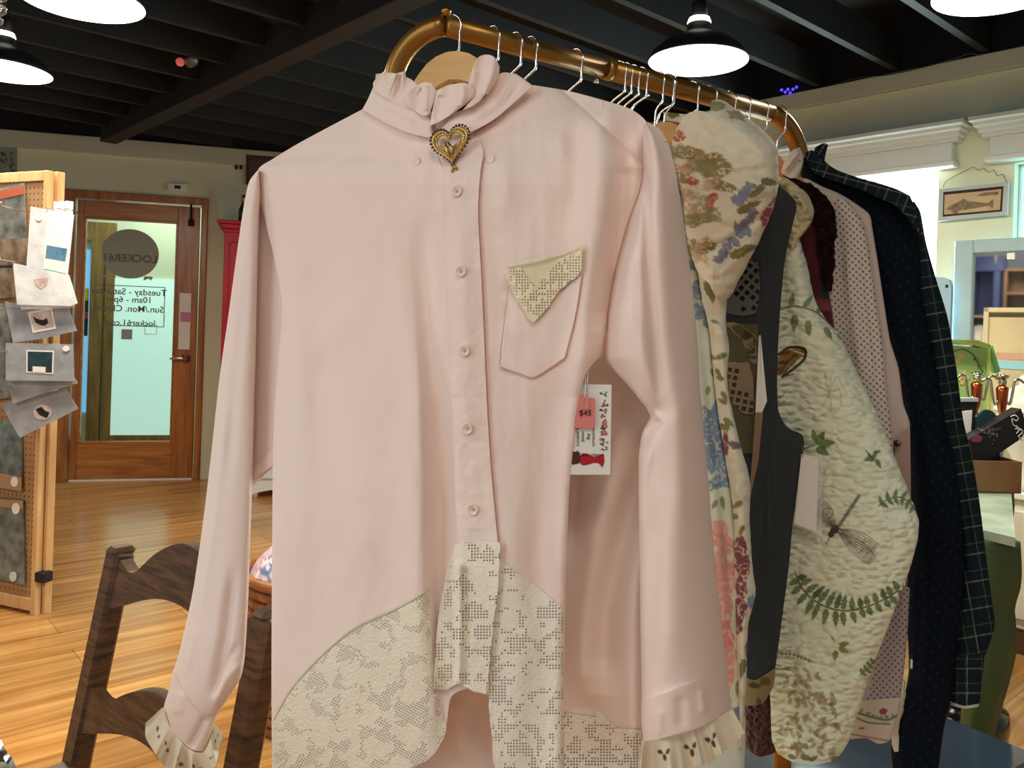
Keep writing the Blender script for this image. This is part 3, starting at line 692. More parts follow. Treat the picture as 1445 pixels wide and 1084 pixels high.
def hanger(t, px, py, label, deg=34, name='wooden_hanger', m=None, neck=.062, half=.19, up=1, arch=True, lean=0., group='hangers on the rail', drop=1., roll=0., prof=None, thk=None):
    """hook over the rail at t, then neck and shaped wooden arms; (px, py) = where the wire enters the wood"""
    c = rail(t); d = Vector((math.cos(math.radians(deg)), -math.sin(math.radians(deg)), 0)); N = Vector((d.y, -d.x, 0))
    base = c - Vector((0,0,neck)) + d*lean
    h = thing(name, label, 'hanger', base, 0, group)
    r = RR+.0022; pts = []
    side = -1*up
    for k in range(0, 15):                                  # hook round the rail
        a = math.radians(205 - k*16.5); pts.append(c + d*(side*-1*r*1.0*math.cos(a)) + Vector((0,0,r*math.sin(a))))
    q = pts[-1]; pts += [q + d*side*.004*0 + Vector((0,0,-.012)), c + d*(side*-.011) + Vector((0,0,-.026)), c+d*(side*-.001)+d*lean*.6+Vector((0,0,-.038)), base + Vector((0,0,.004)), base - Vector((0,0,.01))]
    MB().tube(spline([tuple(p) for p in pts], 46).tolist(), .00125, 8).build('hook', M_wire, h)
    k_ = half/.19; prof = prof or [(x*k_, z*k_**.6) for x, z in [(0, 0), (.03, -.004), (.055, -.018), (.085, -.04), (.13, -.062), (.19, -.092)]]
    top = spline([(x, z*drop) for x, z in prof], 16); th = np.interp(top[:, 0], [0, .05*half/.15, .1*half/.15, half], thk or [.034, .03, .026, .018])
    z0 = Vector((0,0,1)); cr_, sr_ = math.cos(math.radians(roll)), math.sin(math.radians(roll)); d, UPV = d*cr_ + z0*sr_, z0*cr_ - d*sr_
    mb = MB()
    for s in (-1, 1):
        f = [base + d*(s*x) + UPV*z - N*.006 for x, z in top] + [base + d*(s*x*.97) + UPV*(z-w) - N*.006 for (x, z), w in zip(top[::-1], th[::-1])]
        n = len(top); vs = f + [p + N*.012 for p in f]; F = []
        for i in range(n-1):
            j0, j1 = 2*n-1-i, 2*n-2-i; F += [(i, i+1, j1, j0), (i+2*n, j0+2*n, j1+2*n, i+1+2*n), (i, i+2*n, i+1+2*n, i+1), (j0, j1, j1+2*n, j0+2*n)]
        F += [(n-1, n-1+2*n, n+2*n, n), (0, 2*n-1, 2*n-1+2*n, 2*n)]
        mb.add(vs, F)
    mb.build('arms', m or M_hang, h)
    return h
# ================================================================== THE PINK SHIRT
PK = srgb(246,227,219)
M_pink = cloth('pink_oxford_cloth', PK, .85, 1500, .2, .1)
M_pinkd = mat('pearl_button', srgb(236,222,206), .25, coat=.5)
M_lace = lace('ivory_filet_lace', srgb(245,239,224), cell=.0036, motif=52, thr=.47, hole=.5)
M_lace2 = lace('ivory_hem_lace', srgb(242,234,216), cell=.0030, motif=44, thr=.47, hole=.42, rot=.5)
M_lacey = lace('cream_pocket_lace', srgb(244,235,204), cell=.0034, motif=100, thr=.55, hole=.5)
M_hanky = cloth('cream_linen', srgb(236,228,196), .9, 1200, .25)
M_eye = cloth('eyelet_cotton', None, .9, 900, .3)
M_thread = mat('pink_stitching', srgb(226,176,164), .9)
PP = Plane(rail(0).x, rail(0).y-.03, 22)
bodyW = np.array([(100,520,760),(160,470,830),(235,364,912),(300,372,905),(400,388,866),(500,388,848),(560,386,822),(700,384,804),(900,382,797),(1100,384,795)], float)
pink_folds = ridges([
    ([(850,175),(846,260),(838,350),(832,430),(824,520),(812,640),(802,760),(797,900),(795,1100)], (24,34), .021, 0),   # rolled edge of the right front
    ([(884,215),(878,290),(862,370),(846,470)], 15, -.016, .12),
    ([(900,180),(896,230),(884,300)], 9, .006, .2),
    ([(808,180),(815,240),(800,330)], 14, -.006, .3), ([(790,180),(795,235)], 14, .004, .3),
    ([(618,470),(622,600),(624,720),(622,840),(628,960),(625,1090)], (22,14), -.022, .4),    # placket falls back between the fronts
    ([(612,300),(600,340),(600,430),(606,560)], (26,14), -.010, .3),
    ([(572,330),(586,480),(592,640),(596,840),(610,1000),(600,1080)], (34,14), .014, .2),
    ([(716,640),(724,760),(735,900),(735,1080)], 30, .008, .3),
    ([(770,560),(765,700),(752,900)], 26, -.006, .3),
    ([(372,260),(388,330),(400,420),(404,520)], 11, -.006, .2),
    ([(402,350),(420,480),(418,650),(410,900)], 26, .009, .25), ([(446,300),(452,460),(446,640)], 26, -.006, .3),
    ([(500,300),(520,520),(512,760),(500,960)], 40, .007, .3),
    ([(405,560),(396,760),(398,960)], 10, .004, .3),
    ([(380,225),(440,216),(520,218),(580,224)], 10, -.0035, .3), ([(700,210),(712,260),(705,330)], 20, .005, .3),
    ([(648,300),(655,450),(660,640)], 14, .003, .2),
    ([(520,420),(470,470),(430,520)], 20, .003, .3), ([(690,395),(720,420),(712,470)], 12, -.003, .3),
])
def pink_off(px, py):
    l = np.interp(py, bodyW[:,0], bodyW[:,1]); r = np.interp(py, bodyW[:,0], bodyW[:,2]); s = np.clip((px-l)/(r-l), 0, 1)
    z = .056*np.sqrt(np.clip(4*s*(1-s), 0, 1))*np.clip((py-60)/200, .25, 1) + pink_folds(px, py)
    z = z + .0055*(fnoise(px/46, py/120, 3)-.5) + .0018*(fnoise(px/17+9, py/40, 8)-.5)
    return z
def PINKY(px, py, off=0.): return PP.Y(px, py) - pink_off(np.asarray(px, float), np.asarray(py, float)) - off
def on_pink(px, py, off=0.):
    return at(px, py, float(PINKY(np.array([float(px)]), np.array([float(py)]), off)[0]))
def pinkf(off): return lambda px, py: PINKY(px, py, off)
PS = thing('pink_shirt', 'pale pink button shirt with ruffled collar and ivory lace hem, frontmost on the rack', 'shirt', PP.pt(640, 160))
neck = [(512,154),(545,173),(577,187),(607,194),(622,232),(630,240),(640,228),(662,188),(696,169),(729,141),(752,120)]
sheet('front', M_pink, PS,
      [(512,154),(470,176),(420,203),(384,225),(364,240),(366,275),(376,320),(388,370),(398,430),(394,495),(388,570),(385,650),(384,780),(383,960),(384,1098)],
      [(752,120),(800,128),(850,141),(890,154),(912,172),(916,200),(907,255),(888,310),(868,385),(857,450),(850,500),(838,512),(826,530),(815,580),(803,700),(797,900),(795,1098)],
      neck, [(384,1098),(470,1098),(560,1092),(604,1072),(628,1032),(636,985),(660,972),(688,976),(694,1040),(705,1090),(795,1098)], PINKY, res=2.2)
# back of the shirt, seen below the armhole and between the fronts
pb_folds = ridges([([(900,560),(870,650),(842,760),(828,900),(824,1000)], (22,30), .018, .1), ([(905,650),(876,760),(852,860),(846,980)], 20, -.020, .15),
    ([(900,760),(893,880),(894,1090)], 14, .012, .2), ([(830,560),(815,680),(806,800)], 12, -.012, .2), ([(640,980),(650,1080)], 14, .008, .2), ([(672,980),(680,1080)], 9, -.006, .2)])
PB = lambda px, py: PP.Y(px, py) + .052 - pb_folds(px, py) - .002*fnoise(px/30, py/60, 2)
sheet('back', M_pink, PS, [(520,300),(480,500),(470,800),(470,1100)], [(852,470),(884,530),(922,596),(930,660),(926,780),(922,900),(920,1100)],
      [(520,300),(650,330),(760,420),(852,470)], None, PB, res=3)
sheet('side_panel', M_pink, PS, [(350,262),(346,330),(340,430),(336,540),(338,692)], [(398,262),(404,380),(402,460),(396,560),(394,652)], None, [(338,692),(352,690),(372,672),(394,650)],
      lambda px, py: PP.Y(px, py) + .02 + .016*np.clip((378-px)/30, -1, 1), res=3)
sheet('hem_facing', M_pink, PS, [(336,676),(338,692)], [(396,624),(394,652)], None, None, lambda px, py: PP.Y(px, py) + .017 + .016*np.clip((378-px)/30, -1, 1), res=4)
# sleeves
slL = sheet('sleeve', M_pink, PS,
      [(364,240),(352,256),(345,285),(336,345),(323,440),(309,540),(297,650),(286,740),(273,830),(258,900),(246,948)],
      [(366,242),(368,270),(366,300),(363,400),(361,500),(358,600),(356,680),(352,800),(349,870),(345,930),(338,960),(308,1006)],
      None, [(246,948),(256,968),(275,998),(290,1009),(308,1006)], lambda px, py: PP.Y(px, py) + .004, bulge=(.026,.026), res=2.4,
      folds=ridges([([(352,300),(344,420),(330,560),(320,700)], 9, -.004, .2), ([(318,560),(300,740),(275,900)], 9, .004, .2), ([(330,800),(318,900),(300,985)], 7, -.009, .2), ([(345,930),(318,960),(300,1000)], 5, .004, .2), ([(340,905),(312,945),(298,985)], 5, -.004, .2), ([(275,880),(262,950)], 8, .003, .2)]))
sheet('cuff_back', M_pink, PS, [(256,912),(244,948)], [(290,930),(290,960)], None, None, lambda px, py: PP.Y(px, py) + .018, res=3)
cfL = sheet('cuff', M_pink, PS, [(245,946),(238,975),(231,1000),(237,1021)], [(309,1004),(305,1012),(297,1036),(287,1061)], [(245,946),(256,968),(275,998),(290,1009),(309,1004)], [(237,1021),(248,1037),(270,1058),(287,1061)],
      lambda px, py: PP.Y(px, py) + .003, bulge=(.016,.016), res=2, folds=ridges([([(290,1012),(276,1040),(268,1055)], 5, -.006, .1), ([(256,975),(250,1010)], 8, .003, .2)]))
def eyelet(c, every=24, rows=(.55,)):
    d = Dye(c); return d
CREAM = srgb(242,234,212)
def eyep(seed, groups):
    """broderie holes: (along, across, radius a, radius b, angle)"""
    d = Dye(CREAM)
    for (x, y, a, b, an) in groups: d.blob(x, y, a+.8, b+.8, srgb(214,200,168), an, rough=.1, soft=.3); d.blob(x, y, a, b, srgb(92,78,56), an, rough=.1, soft=.4)
    return d
g = []
for k in range(7):
    x = 20+k*32; g += [(x, 24, 3.4, 2., 60), (x+9, 29, 3., 1.8, 120)]
ruffle('cuff_ruffle', M_eye, PS, [(230,998),(238,1021),(250,1039),(270,1059),(288,1061),(299,1036),(303,1022)], [(205,1026),(206,1042),(222,1068),(244,1096),(276,1104),(300,1094),(313,1040)],
       lambda px, py: PP.Y(px, py) - .008, 5, .010, 5, 1.6, eyep(1, g), 2)
sheet('cuff_ruffle', M_eye, PS, [(294,1022),(286,1060)], [(317,1038),(305,1064)], [(294,1022),(303,1032),(317,1038)], None, lambda px, py: PP.Y(px, py) + .016, res=2, paint=Dye(srgb(216,200,164)))
PR = lambda px, py: PP.Y(px, py) - .004 + .055*np.clip((px-905)/125, 0, 1.2)
slR = sheet('sleeve', M_pink, PS,
      [(908,176),(906,255),(888,310),(868,385),(857,450),(852,505),(866,522),(890,548),(904,566),(918,585),(906,612),(901,650),(902,760),(904,900),(907,1048)],
      [(914,172),(932,184),(944,206),(956,258),(966,320),(976,400),(984,480),(989,560),(998,660),(1006,760),(1015,850),(1022,910),(1032,1000)], None,
      [(907,1048),(940,1040),(980,1028),(1032,1000)], PR, bulge=(.045,.04), res=2.3, edge=.6,
      folds=ridges([([(916,205),(913,280),(916,380),(926,500),(934,590)], 8, -.007, .15), ([(940,230),(936,340),(944,470),(958,600),(960,760)], 14, .004, .2), ([(858,512),(890,545),(930,592)], 6, .006, .1),
                    ([(904,640),(918,606),(932,592)], 6, -.010, .1), ([(920,620),(905,690),(905,760)], 7, .005, .2), ([(880,420),(905,500),(926,580)], 16, .005, .2), ([(965,640),(950,800),(945,960)], 22, .005, .2),
                    ([(925,700),(922,840),(915,960)], 10, -.005, .2), ([(895,340),(884,440),(880,500)], 12, .005, .2)]))
sheet('cuff', M_pink, PS, [(905,990),(905,1020),(908,1049)], [(1020,946),(1026,975),(1034,1002)], None, [(908,1049),(940,1041),(985,1028),(1034,1002)], lambda px, py: PR(px, py) - .002, bulge=(.046,.03), res=2.4, edge=.6,
      folds=ridges([([(960,980),(962,1030)], 8, -.003, .2), ([(990,970),(994,1010)], 6, .003, .2), ([(930,1000),(930,1040)], 6, .002, .2)]))
g = []
for x in (34, 76, 110): g += [(x, 30, 5.2, 2.8, 90), (x-6, 21, 4.6, 2.6, 50), (x+6, 21, 4.6, 2.6, 130)]
ruffle('cuff_ruffle', M_eye, PS, [(906,1046),(940,1041),(985,1027),(1034,1001)], [(904,1086),(950,1084),(1000,1074),(1049,1036)], lambda px, py: PR(px, py) - .034, 4, .006, 2, 1.3, eyep(2, g), 1, scal=3)
# seams
def seam(name, pts, off=.0012, w=.0006, Y=PINKY, m=None):
    P = spline(pts, max(6, len(pts)*8)); y = Y(P[:, 0], P[:, 1]); V = [at(a, b, float(c)-off+.0006) for (a, b), c in zip(P, y)]
    return MB().tube(V, w, 5).build(name, m or M_thread, PS)
seam('yoke_seam', [(700,169),(668,190)])
seam('sleeve_seam', [(914,176),(915,200),(906,255),(887,310),(867,385),(856,450),(851,500)])
seam('shoulder_seam', [(917,210),(930,203),(943,199)], Y=lambda px, py: PR(px, py)-.02, off=.004)
# placket, buttons
sheet('placket', M_pink, PS, [(630,238),(626,262),(627,340),(632,440),(637,560),(641,680),(645,768)], [(676,196),(682,215),(678,245),(675,300),(680,400),(687,560),(693,660),(703,768)], [(630,238),(648,214),(676,196)], None, pinkf(.0045), res=2, thick=.003,
      folds=lambda px, py: .0018*(fnoise(px/14, py/12, 4)-.5))
seam('placket_stitching', [(684,222),(679,250),(676,300),(681,400),(688,560),(694,660),(704,768)], .0012)
for px, py in ((645,270),(651,383),(656,495),(660,605),(668,719)):
    c = on_pink(px, py, .0055); ax = (PP.d, Vector((0,0,1)), PP.N)
    b = MB().lathe(c, [(0,.0004),(.0032,.0004),(.0042,.0016),(.0052,.0020),(.0056,.0010),(.0054,0),(0,-.0002)], 22, ax).build('button', M_pinkd, PS)
    mb = MB()
    for s in (-1,1): mb.bar(c+PP.d*(-.0013)+Vector((0,0,.0013*s))+PP.N*.0006, c+PP.d*.0013+Vector((0,0,-.0013*s))+PP.N*.0006, .0007, .0007)
    mb.build('thread', mat('button_thread', srgb(196,166,150), .9), b)
for px, py in ((588,228),(692,225)):
    c = on_pink(px, py, .0012); MB().lathe(c, [(0,.0004),(.003,.0006),(.0042,.0012),(.0045,0),(0,-.0002)], 16, (PP.d, Vector((0,0,1)), PP.N)).build('collar_button', M_pink, PS)
# collar band and ruffle
CB = lambda px, py: PINKY(px, np.maximum(py, 150.)) - .006
sheet('collar_band', M_pink, PS, [(527,122),(519,140),(511,155)], [(603,160),(610,176),(611,196)], [(527,122),(545,136),(572,150),(590,157),(603,160)], [(511,155),(545,174),(577,188),(611,196)], CB, bulge=(.006,.004), res=2,
      folds=ridges([([(518,146),(550,160),(590,178)], 5, .0015, .2)]))
sheet('collar_band', M_pink, PS, [(636,160),(627,176),(614,196),(630,214)], [(728,104),(740,112),(752,121)], [(636,160),(665,151),(688,133),(706,104),(728,104)], [(630,214),(662,189),(697,169),(730,141),(752,121)], CB, bulge=(.006,.004), res=2,
      folds=ridges([([(720,112),(700,145),(660,175)], 5, .002, .2), ([(735,116),(712,150),(680,172)], 4, -.002, .2)]))
sheet('neck_facing', M_pink, PS, [(598,160),(606,196),(616,228)], [(640,150),(650,176),(640,226)], None, [(616,228),(630,242),(640,226)], lambda px, py: CB(px, py)+.007, res=2.5)
RF = lambda px, py: PINKY(px, np.maximum(py, 165.)) - .012
ruffle('collar_ruffle', M_pink, PS, [(528,128),(545,140),(566,150),(584,157)], [(533,104),(554,103),(580,112),(600,132)], lambda px, py: RF(px, py)+.004, 2.2, .006, 3, 1.2, seed=3)
sheet('collar_ruffle', M_pink, PS, [(528,130),(527,116),(541,101)], [(574,140),(574,118),(572,100)], [(528,130),(550,142),(574,140)], [(541,101),(556,104),(572,100)], lambda px, py: RF(px, py)+.010, res=1.5, folds=ridges([([(541,101),(545,130)], 5, .005, 0), ([(556,104),(558,138)], 4, -.004, 0), ([(568,100),(568,138)], 4, .005, 0)]))
sheet('collar_ruffle', M_pink, PS, [(568,138),(575,150),(584,156)], [(611,118),(616,130),(606,162)], [(568,138),(586,122),(600,116),(611,118)], [(584,156),(596,163),(606,162)], lambda px, py: RF(px, py)-.002, bulge=(.007,.0), res=1.4,
      folds=ridges([([(594,112),(590,132),(588,160)], 11, -.008, .0), ([(602,120),(600,158)], 4, .004, .1)]))
sheet('collar_ruffle', M_pink, PS, [(616,128),(612,146),(606,178)], [(670,124),(668,138),(640,160)], [(616,128),(633,120),(655,117),(670,124)], [(606,178),(620,172),(640,160)], lambda px, py: RF(px, py)-.003, bulge=(.010,.0), res=1.4,
      folds=ridges([([(634,110),(634,132),(624,168)], 12, -.009, .0), ([(622,134),(615,170)], 5, -.004, .1), ([(655,120),(650,152)], 6, .004, .1)]))
sheet('collar_ruffle', M_pink, PS, [(661,116),(660,128),(668,138),(652,156)], [(705,94),(703,110),(690,128),(678,142)], [(661,116),(668,94),(676,80),(688,77),(698,81),(705,94)], [(652,156),(666,150),(678,142)], lambda px, py: RF(px, py)-.001, bulge=(.008,.0), res=1.4,
      folds=ridges([([(684,70),(680,95),(672,135)], 9, -.008, .0), ([(698,74),(694,100),(684,132)], 6, .004, .0), ([(670,100),(672,140)], 4, .003, .1)]))
# pocket and its lace handkerchief
sheet('pocket', M_pink, PS, [(718,388),(712,450),(706,518)], [(822,380),(813,440),(797,505)], [(718,388),(770,392),(822,380)], [(706,518),(730,526),(752,533),(775,520),(797,505)], pinkf(.003), res=2.5, thick=.0022)
seam('pocket_stitching', [(719,392),(712,450),(706,518),(730,526),(752,533),(775,520),(797,505),(813,440),(821,388)], .0034, .0004)
hk = sheet('pocket_handkerchief', M_hanky, PS, [(715,376),(730,396),(752,414)], [(822,346),(800,372),(756,414)], [(715,376),(745,366),(790,360),(822,346)], None, pinkf(.0058), res=2, thick=.002, folds=ridges([([(718,376),(760,368),(818,350)], 5, .003, 0)]))
Lc = pinkf(.0075)
sheet('lace_edging', M_lacey, hk, [(715,378),(714,394),(724,414),(740,440),(750,455)], [(733,374),(744,392),(757,406),(768,416),(756,454)], None, [(750,455),(756,454)], Lc, res=2, wob=4)
sheet('lace_edging', M_lacey, hk, [(822,348),(788,368),(762,396),(752,408)], [(821,374),(816,388),(790,410),(768,440),(752,456)], None, None, Lc, res=2, wob=4)
# lace trim along the hem
lp = sheet('lace_hem', M_lace2, PS, [(606,834),(560,860),(500,888),(450,930),(410,975),(386,1018)], [(610,930),(622,1000),(629,1032),(604,1073),(520,1100),(386,1100)], None, None, pinkf(.0016), res=2.6, wob=2)
lp['label'] = 'net lace panel with worked flowers'
sheet('lace_edge', mat('ivory_cord', srgb(226,216,190), .9), lp, [(607,830),(560,856),(500,884),(450,926),(410,971),(385,1014)], [(606,834),(560,860),(500,888),(450,930),(410,975),(386,1018)], None, None, pinkf(.0028), res=2.)
sheet('lace_hem', M_lacey if False else M_lace, PS, [(641,770),(632,800),(620,860),(614,920),(612,972)], [(706,766),(704,820),(697,880),(692,930),(688,978)], [(641,770),(660,764),(685,764),(706,766)], [(612,972),(630,974),(648,966),(668,976),(688,980)], pinkf(.008), res=2.2, wob=2,
      folds=ridges([([(648,790),(650,880),(647,970)], 6, .006, .05), ([(656,800),(658,900),(656,970)], 5, -.006, .05), ([(628,840),(624,960)], 6, .003, .1)]))
sheet('lace_hem', M_lace, PS, [(700,770),(698,850),(692,940),(690,1000),(702,1098)], [(706,790),(745,820),(780,846),(796,866),(796,1098)], [(700,770),(706,790)], None, pinkf(.0018), res=2.4, wob=2)
sheet('lace_hem', M_lace, PS, [(790,1004),(786,1100)], [(906,1030),(906,1100)], [(790,1004),(830,1010),(846,1004),(868,1026),(906,1030)], None, lambda px, py: PB(px, py)-.003, res=2.5, wob=3)
hanger(0, 630, 68, 'pale maple hanger inside the ruffled collar of the pink shirt', 22, neck=.029, half=.15, drop=1.0, roll=8, prof=[(0,0),(.02,-.004),(.04,-.020),(.07,-.052),(.15,-.125)], thk=[.030,.034,.030,.02])
# heart brooch pinned at the neck
M_gold = mat('antique_gold', srgb(196,164,96), .32, 1.); M_garnet = mat('dark_red_beads', srgb(96,36,26), .2, .3, coat=.5)
bc = on_pink(636, 206, .016); BX = (PP.d*math.cos(.16)+Vector((0,0,1))*math.sin(.16)); BZ = (Vector((0,0,1))*math.cos(.16)-PP.d*math.sin(.16)); BN = PP.N
br = thing('heart_brooch', 'openwork gold heart brooch edged with dark red beads at the shirt neck', 'brooch', bc)
def heart(k, n=60):
    o = []
    for i in range(n):
        a = 2*PI*i/n; x = 16*math.sin(a)**3; y = 13*math.cos(a)-5*math.cos(2*a)-2*math.cos(3*a)-math.cos(4*a); o.append(bc + BX*(x*k) + BZ*((y+2)*k))
    return o
K = .00132
mb = MB(); mb.tube(heart(K*.86), .0016, 8, True); mb.tube(heart(K*.70), .0013, 8, True)
for i, p in enumerate(heart(K*.78, 44)): mb.ball(p+BN*.001, .0013, 6)
mb.build('heart_frame', M_gold, br)
mb = MB()
for p in heart(K*1.0, 46): mb.ball(p, .0014, 6)
mb.build('bead_edge', M_garnet, br)
mb = MB()
for s in (-1, 1): mb.tube([bc+BZ*(-.014)+BX*0, bc+BX*(.003*s-.001)+BZ*(-.004)+BN*.002, bc+BX*(-.003+.001*s)+BZ*.005+BN*.002], [.0012,.0022,.0006], 8)
mb.tube([bc+BX*(-.011)+BZ*.002, bc+BX*(-.005)+BZ*(-.001)+BN*.002, bc+BX*(-.001)+BZ*(.0)], [.0007,.0012,.0006], 8)
mb.build('leaf', M_gold, br)
mb = MB(); mb.tube([bc+BZ*(-.019)+BX*(.000), bc+BZ*(-.024)+BX*(.004)], [.0016,.0012], 8); mb.tube([bc+BZ*(-.019), bc+BZ*(-.026)+BX*(-.0015)], [.0016,.0012], 8); mb.build('ribbon_tip', M_gold, br)
# price card, tag and pin
CY = float(PINKY(np.array([830.]), np.array([440.]))[0]) + .020
def cp(px, py, off=0.): return at(px, py, CY - off)
ph = 'hanging from a safety pin under the pink armhole'
M_card = mat('white_card', srgb(236,238,234), .55)
card = thing('business_card', 'white shop card with a red dress drawing, pinned under the pink armhole', 'card', cp(832, 600))
q = [cp(800,542), cp(863,543), cp(861,670), cp(797,670)]; MB().slab(q, (0,.0006,0)).build('card', M_card, card)
cx_ = (cp(863,543)-cp(797,543)).normalized(); cz_ = (cp(861,543)-cp(860,670)).normalized()
M_red = mat('red_print', srgb(176,26,36), .6); M_brown = mat('brown_print', srgb(74,40,30), .6); M_leafp = mat('green_print', srgb(74,96,60), .6); M_rosep = mat('rose_print', srgb(206,104,110), .6)
def pr(pts, m, nm, o=.0006, par=card): return MB().slab([cp(x, y, o) for x, y in pts], (0,.0002,0)).build(nm, m, par)
pr([(852,640),(846,643),(838,645),(828,640),(822,640),(817,645),(817,652),(822,657),(830,656),(838,653),(845,654),(850,660),(853,652)], M_red, 'dress_print')
pr([(806,641),(808,637),(812,638),(815,636),(818,640),(819,648),(817,654),(812,655),(808,656),(806,652)], M_brown, 'hair_print', .0008)
rnd = random.Random(3)
mb = MB(); mb2 = MB(); mb3 = MB()
for k in range(46):
    y = 553+rnd.random()*84; x = 853+rnd.uniform(-6,4); a = rnd.random()*6.28
    mb.slab([cp(x+2.4*math.cos(a), y+2.4*math.sin(a), .0006), cp(x+1.1*math.cos(a+1.6), y+1.1*math.sin(a+1.6), .0006), cp(x-2.4*math.cos(a), y-2.4*math.sin(a), .0006), cp(x-1.1*math.cos(a+1.6), y-1.1*math.sin(a+1.6), .0006)], (0,.0002,0))
for (x, y, r) in ((853,597,3.6),(853,611,3.6),(849,588,2),(852,570,2),(848,620,2.2),(855,580,1.8)):
    mb2.slab([cp(x+r*math.cos(2*PI*i/10), y+r*math.sin(2*PI*i/10), .0009) for i in range(10)], (0,.0002,0))
mb.build('leaf_print', M_leafp, card); mb2.build('rose_print', M_rosep, card)
mb = MB()
for x, s in ((815,'Located in'),(822,'James'),(830,'Bay'),(837,'curvaceous')): text_mb(s, .0042, cp(x, 616, .0008), cz_, -cx_, mb, .0002)
text_mb('Curvy closet', .0044, cp(833, 642, .0009), cx_, cz_, mb, .0002)
mb.build('printed_words', M_ink, card)
tg = thing('price_tag', 'small pink paper tag with a handwritten price in front of the white shop card', 'tag', cp(826, 585, .004))
MB().slab([cp(x, y, .004) for x, y in ((811,604),(811,563),(820,560),(823,556),(828,556),(830,561),(840,563),(840,600),(837,605))], (0,.0008,0)).build('tag', mat('pink_tag_card', srgb(226,134,130), .7), tg)
text_mb('$45', .0078, cp(826, 583, .0052), cx_, cz_, None, .0003).build('handwritten_price', M_ink, tg)
sp = thing('safety_pin', 'steel safety pin holding the price card at the pink armhole', 'safety pin', cp(827, 530, .008))
mb = MB(); mb.tube([cp(828,490,.008), cp(827.4,520,.008), cp(825.6,560,.009), cp(825,574,.008), cp(827,578,.006), cp(829,574,.006), cp(829.6,540,.008), cp(830,500,.008)], .0005, 8); mb.build('wire', M_wire, sp)
MB().lathe(cp(829,500,.008), [(.0012,-.006),(.0024,-.005),(.0026,.004),(.0018,.0075),(0,.008)], 12).build('cap', mat('dark_steel', (.25,.23,.22), .25, 1.), sp)
# ================================================================== THE OTHER GARMENTS ON THE RAIL
A4 = 40
def gplane(t, deg=A4): q = rail(t); return Plane(q.x, q.y, deg)
def yf(P, off=0.): return lambda px, py: P.Y(px, py) - off
GREEN, OLIVE, SAGE = srgb(112,128,88), srgb(118,116,66), srgb(132,146,104)
BLUE, ROSE, SALMON, WINE = srgb(124,152,182), srgb(206,136,136), srgb(218,164,156), srgb(130,74,84)
# ---------------- flowered jacket with the puffed quilted shoulder
P1 = gplane(.322)
M_flor = cloth('flowered_quilt_cloth', None, .9, 700, .3, puck=.8, pscale=(46,62,1)); M_florb = cloth('flowered_cotton', None, .9, 800, .3)
FJ = thing('flowered_jacket', 'white jacket printed with blue and red flowers, puffed quilted shoulder, behind the pink sleeve', 'jacket', P1.pt(960,190))
d = Dye(lambda px, py: np.array(srgb(214,224,212))*(.93+.14*fnoise(px/14, py/14, 2))[..., None]); d.ch = 3
for (x, y, a, b, an) in ((962,262,12,20,70),(975,330,10,22,80),(984,372,11,20,70),(990,410,14,26,75),(985,440,11,18,95),(1000,455,8,10,40),(1004,590,16,16,30),(1006,620,12,24,70),(1012,650,16,20,80),(1018,678,12,18,70),(992,600,8,22,80),(1000,640,10,12,0)):
    d.blob(x, y, a, b, BLUE, an, rough=.7, soft=.15, seed=int(x), vein=7)
for (x, y, a, b) in ((1014,752,14,20),(1026,770,12,14),(1014,800,13,22),(1024,820,15,30),(1020,860,13,28),(1022,900,13,26),(1030,925,10,14),(1026,950,12,24),(1022,985,10,18)):
    d.blob(x, y, a, b, SALMON if int(y) % 3 else ROSE, 0, rough=.35, soft=.12, seed=int(y), vein=13)
for (x, y, l, a) in ((1004,520,16,70),(1000,545,14,100),(1018,700,22,80),(1012,706,16,120),(1042,960,26,95),(1040,1000,20,90)): d.leaf(x, y, l, 5, a, SAGE)
d.blob(1040,1008,14,10,BLUE,0,.5)
sheet('body', M_florb, FJ, [(900,200),(905,400),(920,700),(930,1000),(935,1098)], [(945,205),(953,240),(966,292),(979,356),(990,405),(1003,470),(1010,548),(1024,640),(1036,714),(1042,770),(1046,860),(1048,960),(1052,1020),(1050,1098)], None, None, yf(P1), bulge=(.03,.02), res=1.7, paint=d,
      folds=ridges([([(975,420),(992,560),(1010,700),(1025,900)], 9, .004, .2), ([(985,420),(1000,560),(1020,720),(1036,900)], 6, -.005, .2)]))
d = Dye(lambda px, py: np.array(srgb(220,222,204))*(.93+.14*fnoise(px/11, py/11, 3))[..., None])
for (x, y, l, w, a) in ((996,396,34,9,70),(1008,400,30,8,95),(1003,452,14,4,20),(1008,506,20,6,200),(1026,500,22,6,160),(1010,520,16,5,60),(1022,536,14,5,200),(1018,552,18,5,60),(1026,570,16,5,210),(1021,590,20,6,40),(1030,604,22,7,190),(1028,625,18,5,10),(1048,708,18,6,150),(1042,730,16,6,190),(1050,742,16,5,120),(1056,905,26,6,95),(1050,930,30,7,100)): d.leaf(x, y, l, w, a, GREEN if x % 2 else OLIVE)
d.blob(1040,629,10,5,srgb(110,116,140),0,.5).stroke([(1050,744),(1044,760),(1040,775)], .9, OLIVE)
for (x, y, a, b) in ((1045,776,9,18),(1048,800,10,18),(1046,830,9,16),(1044,860,10,18),(1040,880,8,14),(1024,628,5,16)): d.blob(x, y, a, b, WINE, 0, .4, .12, seed=int(y), vein=8)
d.blob(1060,850,6,10,BLUE,0,.5)
